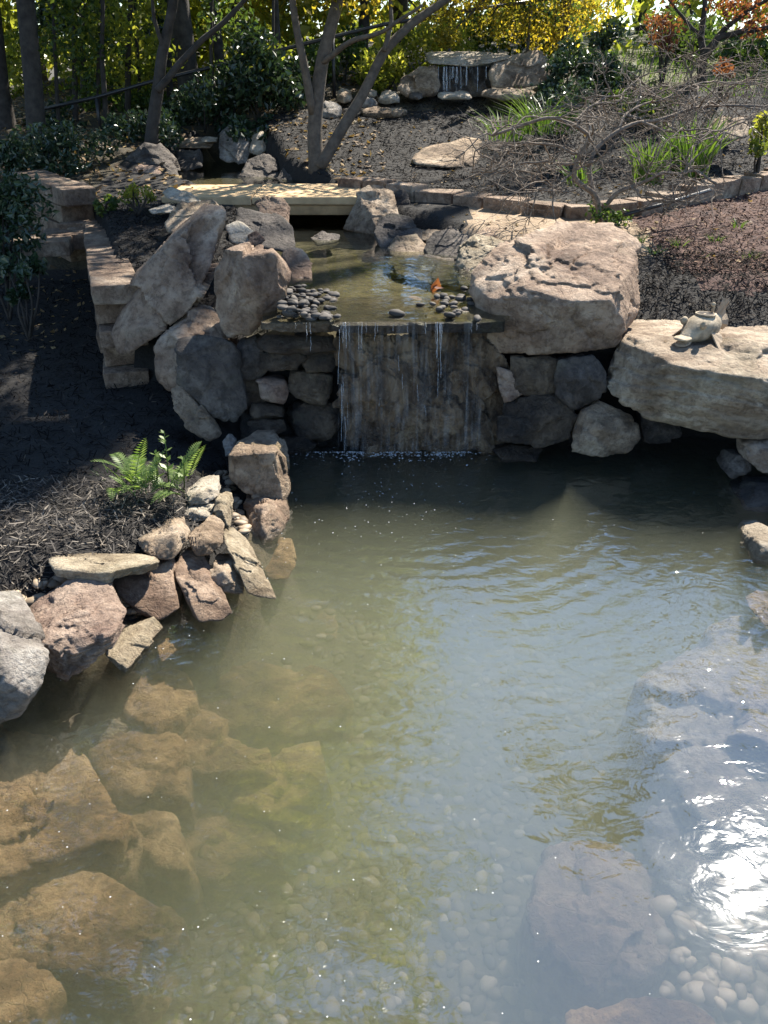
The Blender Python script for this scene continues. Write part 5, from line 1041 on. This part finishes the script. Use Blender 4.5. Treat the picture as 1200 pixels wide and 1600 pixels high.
def chips(name, label, region, n, ln, wd, mat, tilt=.35):
    x, y = region(n); k = len(x); z = H(x, y) + rng.uniform(.002, .03, k); a = rng.uniform(0, 6.28, k); l = ln * rng.uniform(.5, 1.4, k); w = wd * rng.uniform(.6, 1.4, k)
    d = np.stack([np.cos(a), np.sin(a), rng.normal(0, tilt, k)], 1) * l[:, None] * .5; s = np.stack([-np.sin(a), np.cos(a), rng.normal(0, tilt, k)], 1) * w[:, None] * .5; C = np.stack([x, y, z], 1)
    V = np.stack([C - d - s * .5, C - d * .6 + s, C + d + s * .4, C + d * .7 - s], 1).reshape(-1, 3); me = mesh_np(name, V, np.arange(4 * k).reshape(k, 4), False); attr(me, np.repeat(rng.uniform(0, 1, k), 4)); return tag(link(name, me, MATS[mat]), label, 'mulch', kind='stuff')
def rect(x0, x1, y0, y1, keep=None):
    def f(n):
        x = rng.uniform(x0, x1, n); y = rng.uniform(y0, y1, n); ok = pond_sd(x, y) < -.12; d, hw = seg_dist(x, y, STREAM, False); ok &= d > hw + .12
        if keep is not None: ok &= keep(x, y)
        return x[ok], y[ok]
    return f
chips('mulch', 'black shredded mulch on the left bank around the fern, sunlit tone put into its colour', rect(-3.2, -.5, 2.6, 4.05), 13000, .06, .006, 'lit_shred_chip')
chips('mulch', 'black mulch in the dark hollow behind the fern', rect(-5.0, -.6, 4.0, 8.4, lambda x, y: x < np.interp(y, [4, 5.5, 5.6, 7.65, 8.4], [0, 0, -1.95, -2.62, -2.9])), 14000, .055, .008, 'mulch_chip')  # darker chips than on the bank, deepening the hollow's shade by colour
chips('mulch', 'black mulch strip between the retaining wall and the slanted boulder', rect(-2.5, -1.0, 5.6, 8.2, lambda x, y: x > np.interp(y, [5.6, 7.65, 8.8], [-1.75, -2.42, -2.8])), 5000, .05, .008, 'mulch_chip')
chips('mulch', 'black mulch covering the sloping bed below the upper fall', rect(-1.6, 5, 8, 13.2, lambda x, y: y > np.interp(x, EDGEW[:, 0], EDGEW[:, 1]) + .22), 17000, .06, .011, 'mulch_chip')
chips('mulch', 'black mulch behind the fish boulder', rect(1.5, 4, 5.5, 6.6), 5500, .055, .008, 'mulch_chip')
chips('mulch', 'red brown mulch in front of the stone edging at the right', rect(2.1, 5, 6.1, 8.6, lambda x, y: y < np.interp(x, EDGEW[:, 0], EDGEW[:, 1]) - .1), 9000, .05, .009, 'red_chip')
def litter(name, label, region, n, ls):
    x, y = region(n); C = np.stack([x, y, H(x, y) + rng.uniform(.005, .025, len(x))], 1); o = leaves_obj(name, C, ls, 'litter_leaf', flat=.85, aspect=.6); tag(o, label, 'leaves', kind='stuff')
litter('leaf_litter', 'dry fallen leaves on the floor of the wood', rect(-9, 0, 8.6, 16), 5000, .08)
litter('leaf_litter', 'dry fallen leaves on the low ground left of the retaining wall', rect(-4.5, -2.6, 6.2, 8.6), 260, .05)
litter('leaf_litter', 'fallen leaves scattered over the path and mulch bed', rect(.3, 5, 6.3, 12.5), 750, .05)

# floating specks and foam
def specks(name, label, pts, rs, cat):
    V, F, n = [], [], 0
    for p, r in zip(pts, rs):
        k = 6; ring = [(p[0] + r * math.cos(2 * math.pi * j / k) * random.uniform(.7, 1.2), p[1] + r * math.sin(2 * math.pi * j / k) * random.uniform(.7, 1.2), .0015) for j in range(k)]
        V += ring + [(p[0], p[1], .002 + r * .5)]; F += [(n + j, n + (j + 1) % k, n + k) for j in range(k)]; n += k + 1
    return tag(link(name, mesh_np(name, V, np.array(F)), MATS['speck']), label, cat, kind='stuff')
pts, rs = [], []
while len(pts) < 380:
    x = random.uniform(-1.5, 1.9); y = random.uniform(1.15, 4.85)
    if pond_sd(np.array([x]), np.array([y]))[0] < .05: continue
    if random.random() > (.9 if x < .5 else .4): continue
    pts.append((x, y)); rs.append(random.choice((.0011, .0013, .0016, .002, .0027)))
specks('floating_specks', 'white specks floating all over the pond', pts, rs, 'specks')
def froth_mat():
    N = NT('froth'); tr = N.n('ShaderNodeBsdfTransparent'); bs = N.n('ShaderNodeBsdfPrincipled'); bs.inputs['Base Color'].default_value = (0.8, 0.83, 0.85, 1); bs.inputs['Roughness'].default_value = 0.3
    mx = N.n('ShaderNodeMixShader'); mx.inputs[0].default_value = 0.35; N.l(tr.outputs[0], mx.inputs[1]); N.l(bs.outputs[0], mx.inputs[2]); N.l(mx.outputs[0], N.out.inputs[0]); MATS['froth'] = N.m
froth_mat()
P_, S_ = [], []
for (cx, cy, w, h_, n) in [(570, 706, 26, 4, 150), (620, 708, 30, 4, 120), (690, 707, 18, 4, 110), (545, 712, 14, 5, 60), (655, 712, 40, 6, 90), (740, 708, 25, 4, 40), (490, 708, 25, 5, 40)]:
    for _ in range(n): p = atz(random.gauss(cx, w), random.gauss(cy, h_), 0); P_.append((p[0], min(p[1], 4.9), .0)); S_.append(random.choice((random.uniform(.0015, .004), random.uniform(.002, .009))))
for _ in range(110): p = atz(random.gauss(600, 75), random.gauss(770, 38), 0); P_.append((p[0], p[1], 0)); S_.append(random.uniform(.002, .005))
pebble_mass(np.array(P_), S_, 'foam', 'froth', 'white bubbles and froth at the foot of the fall', 'foam')
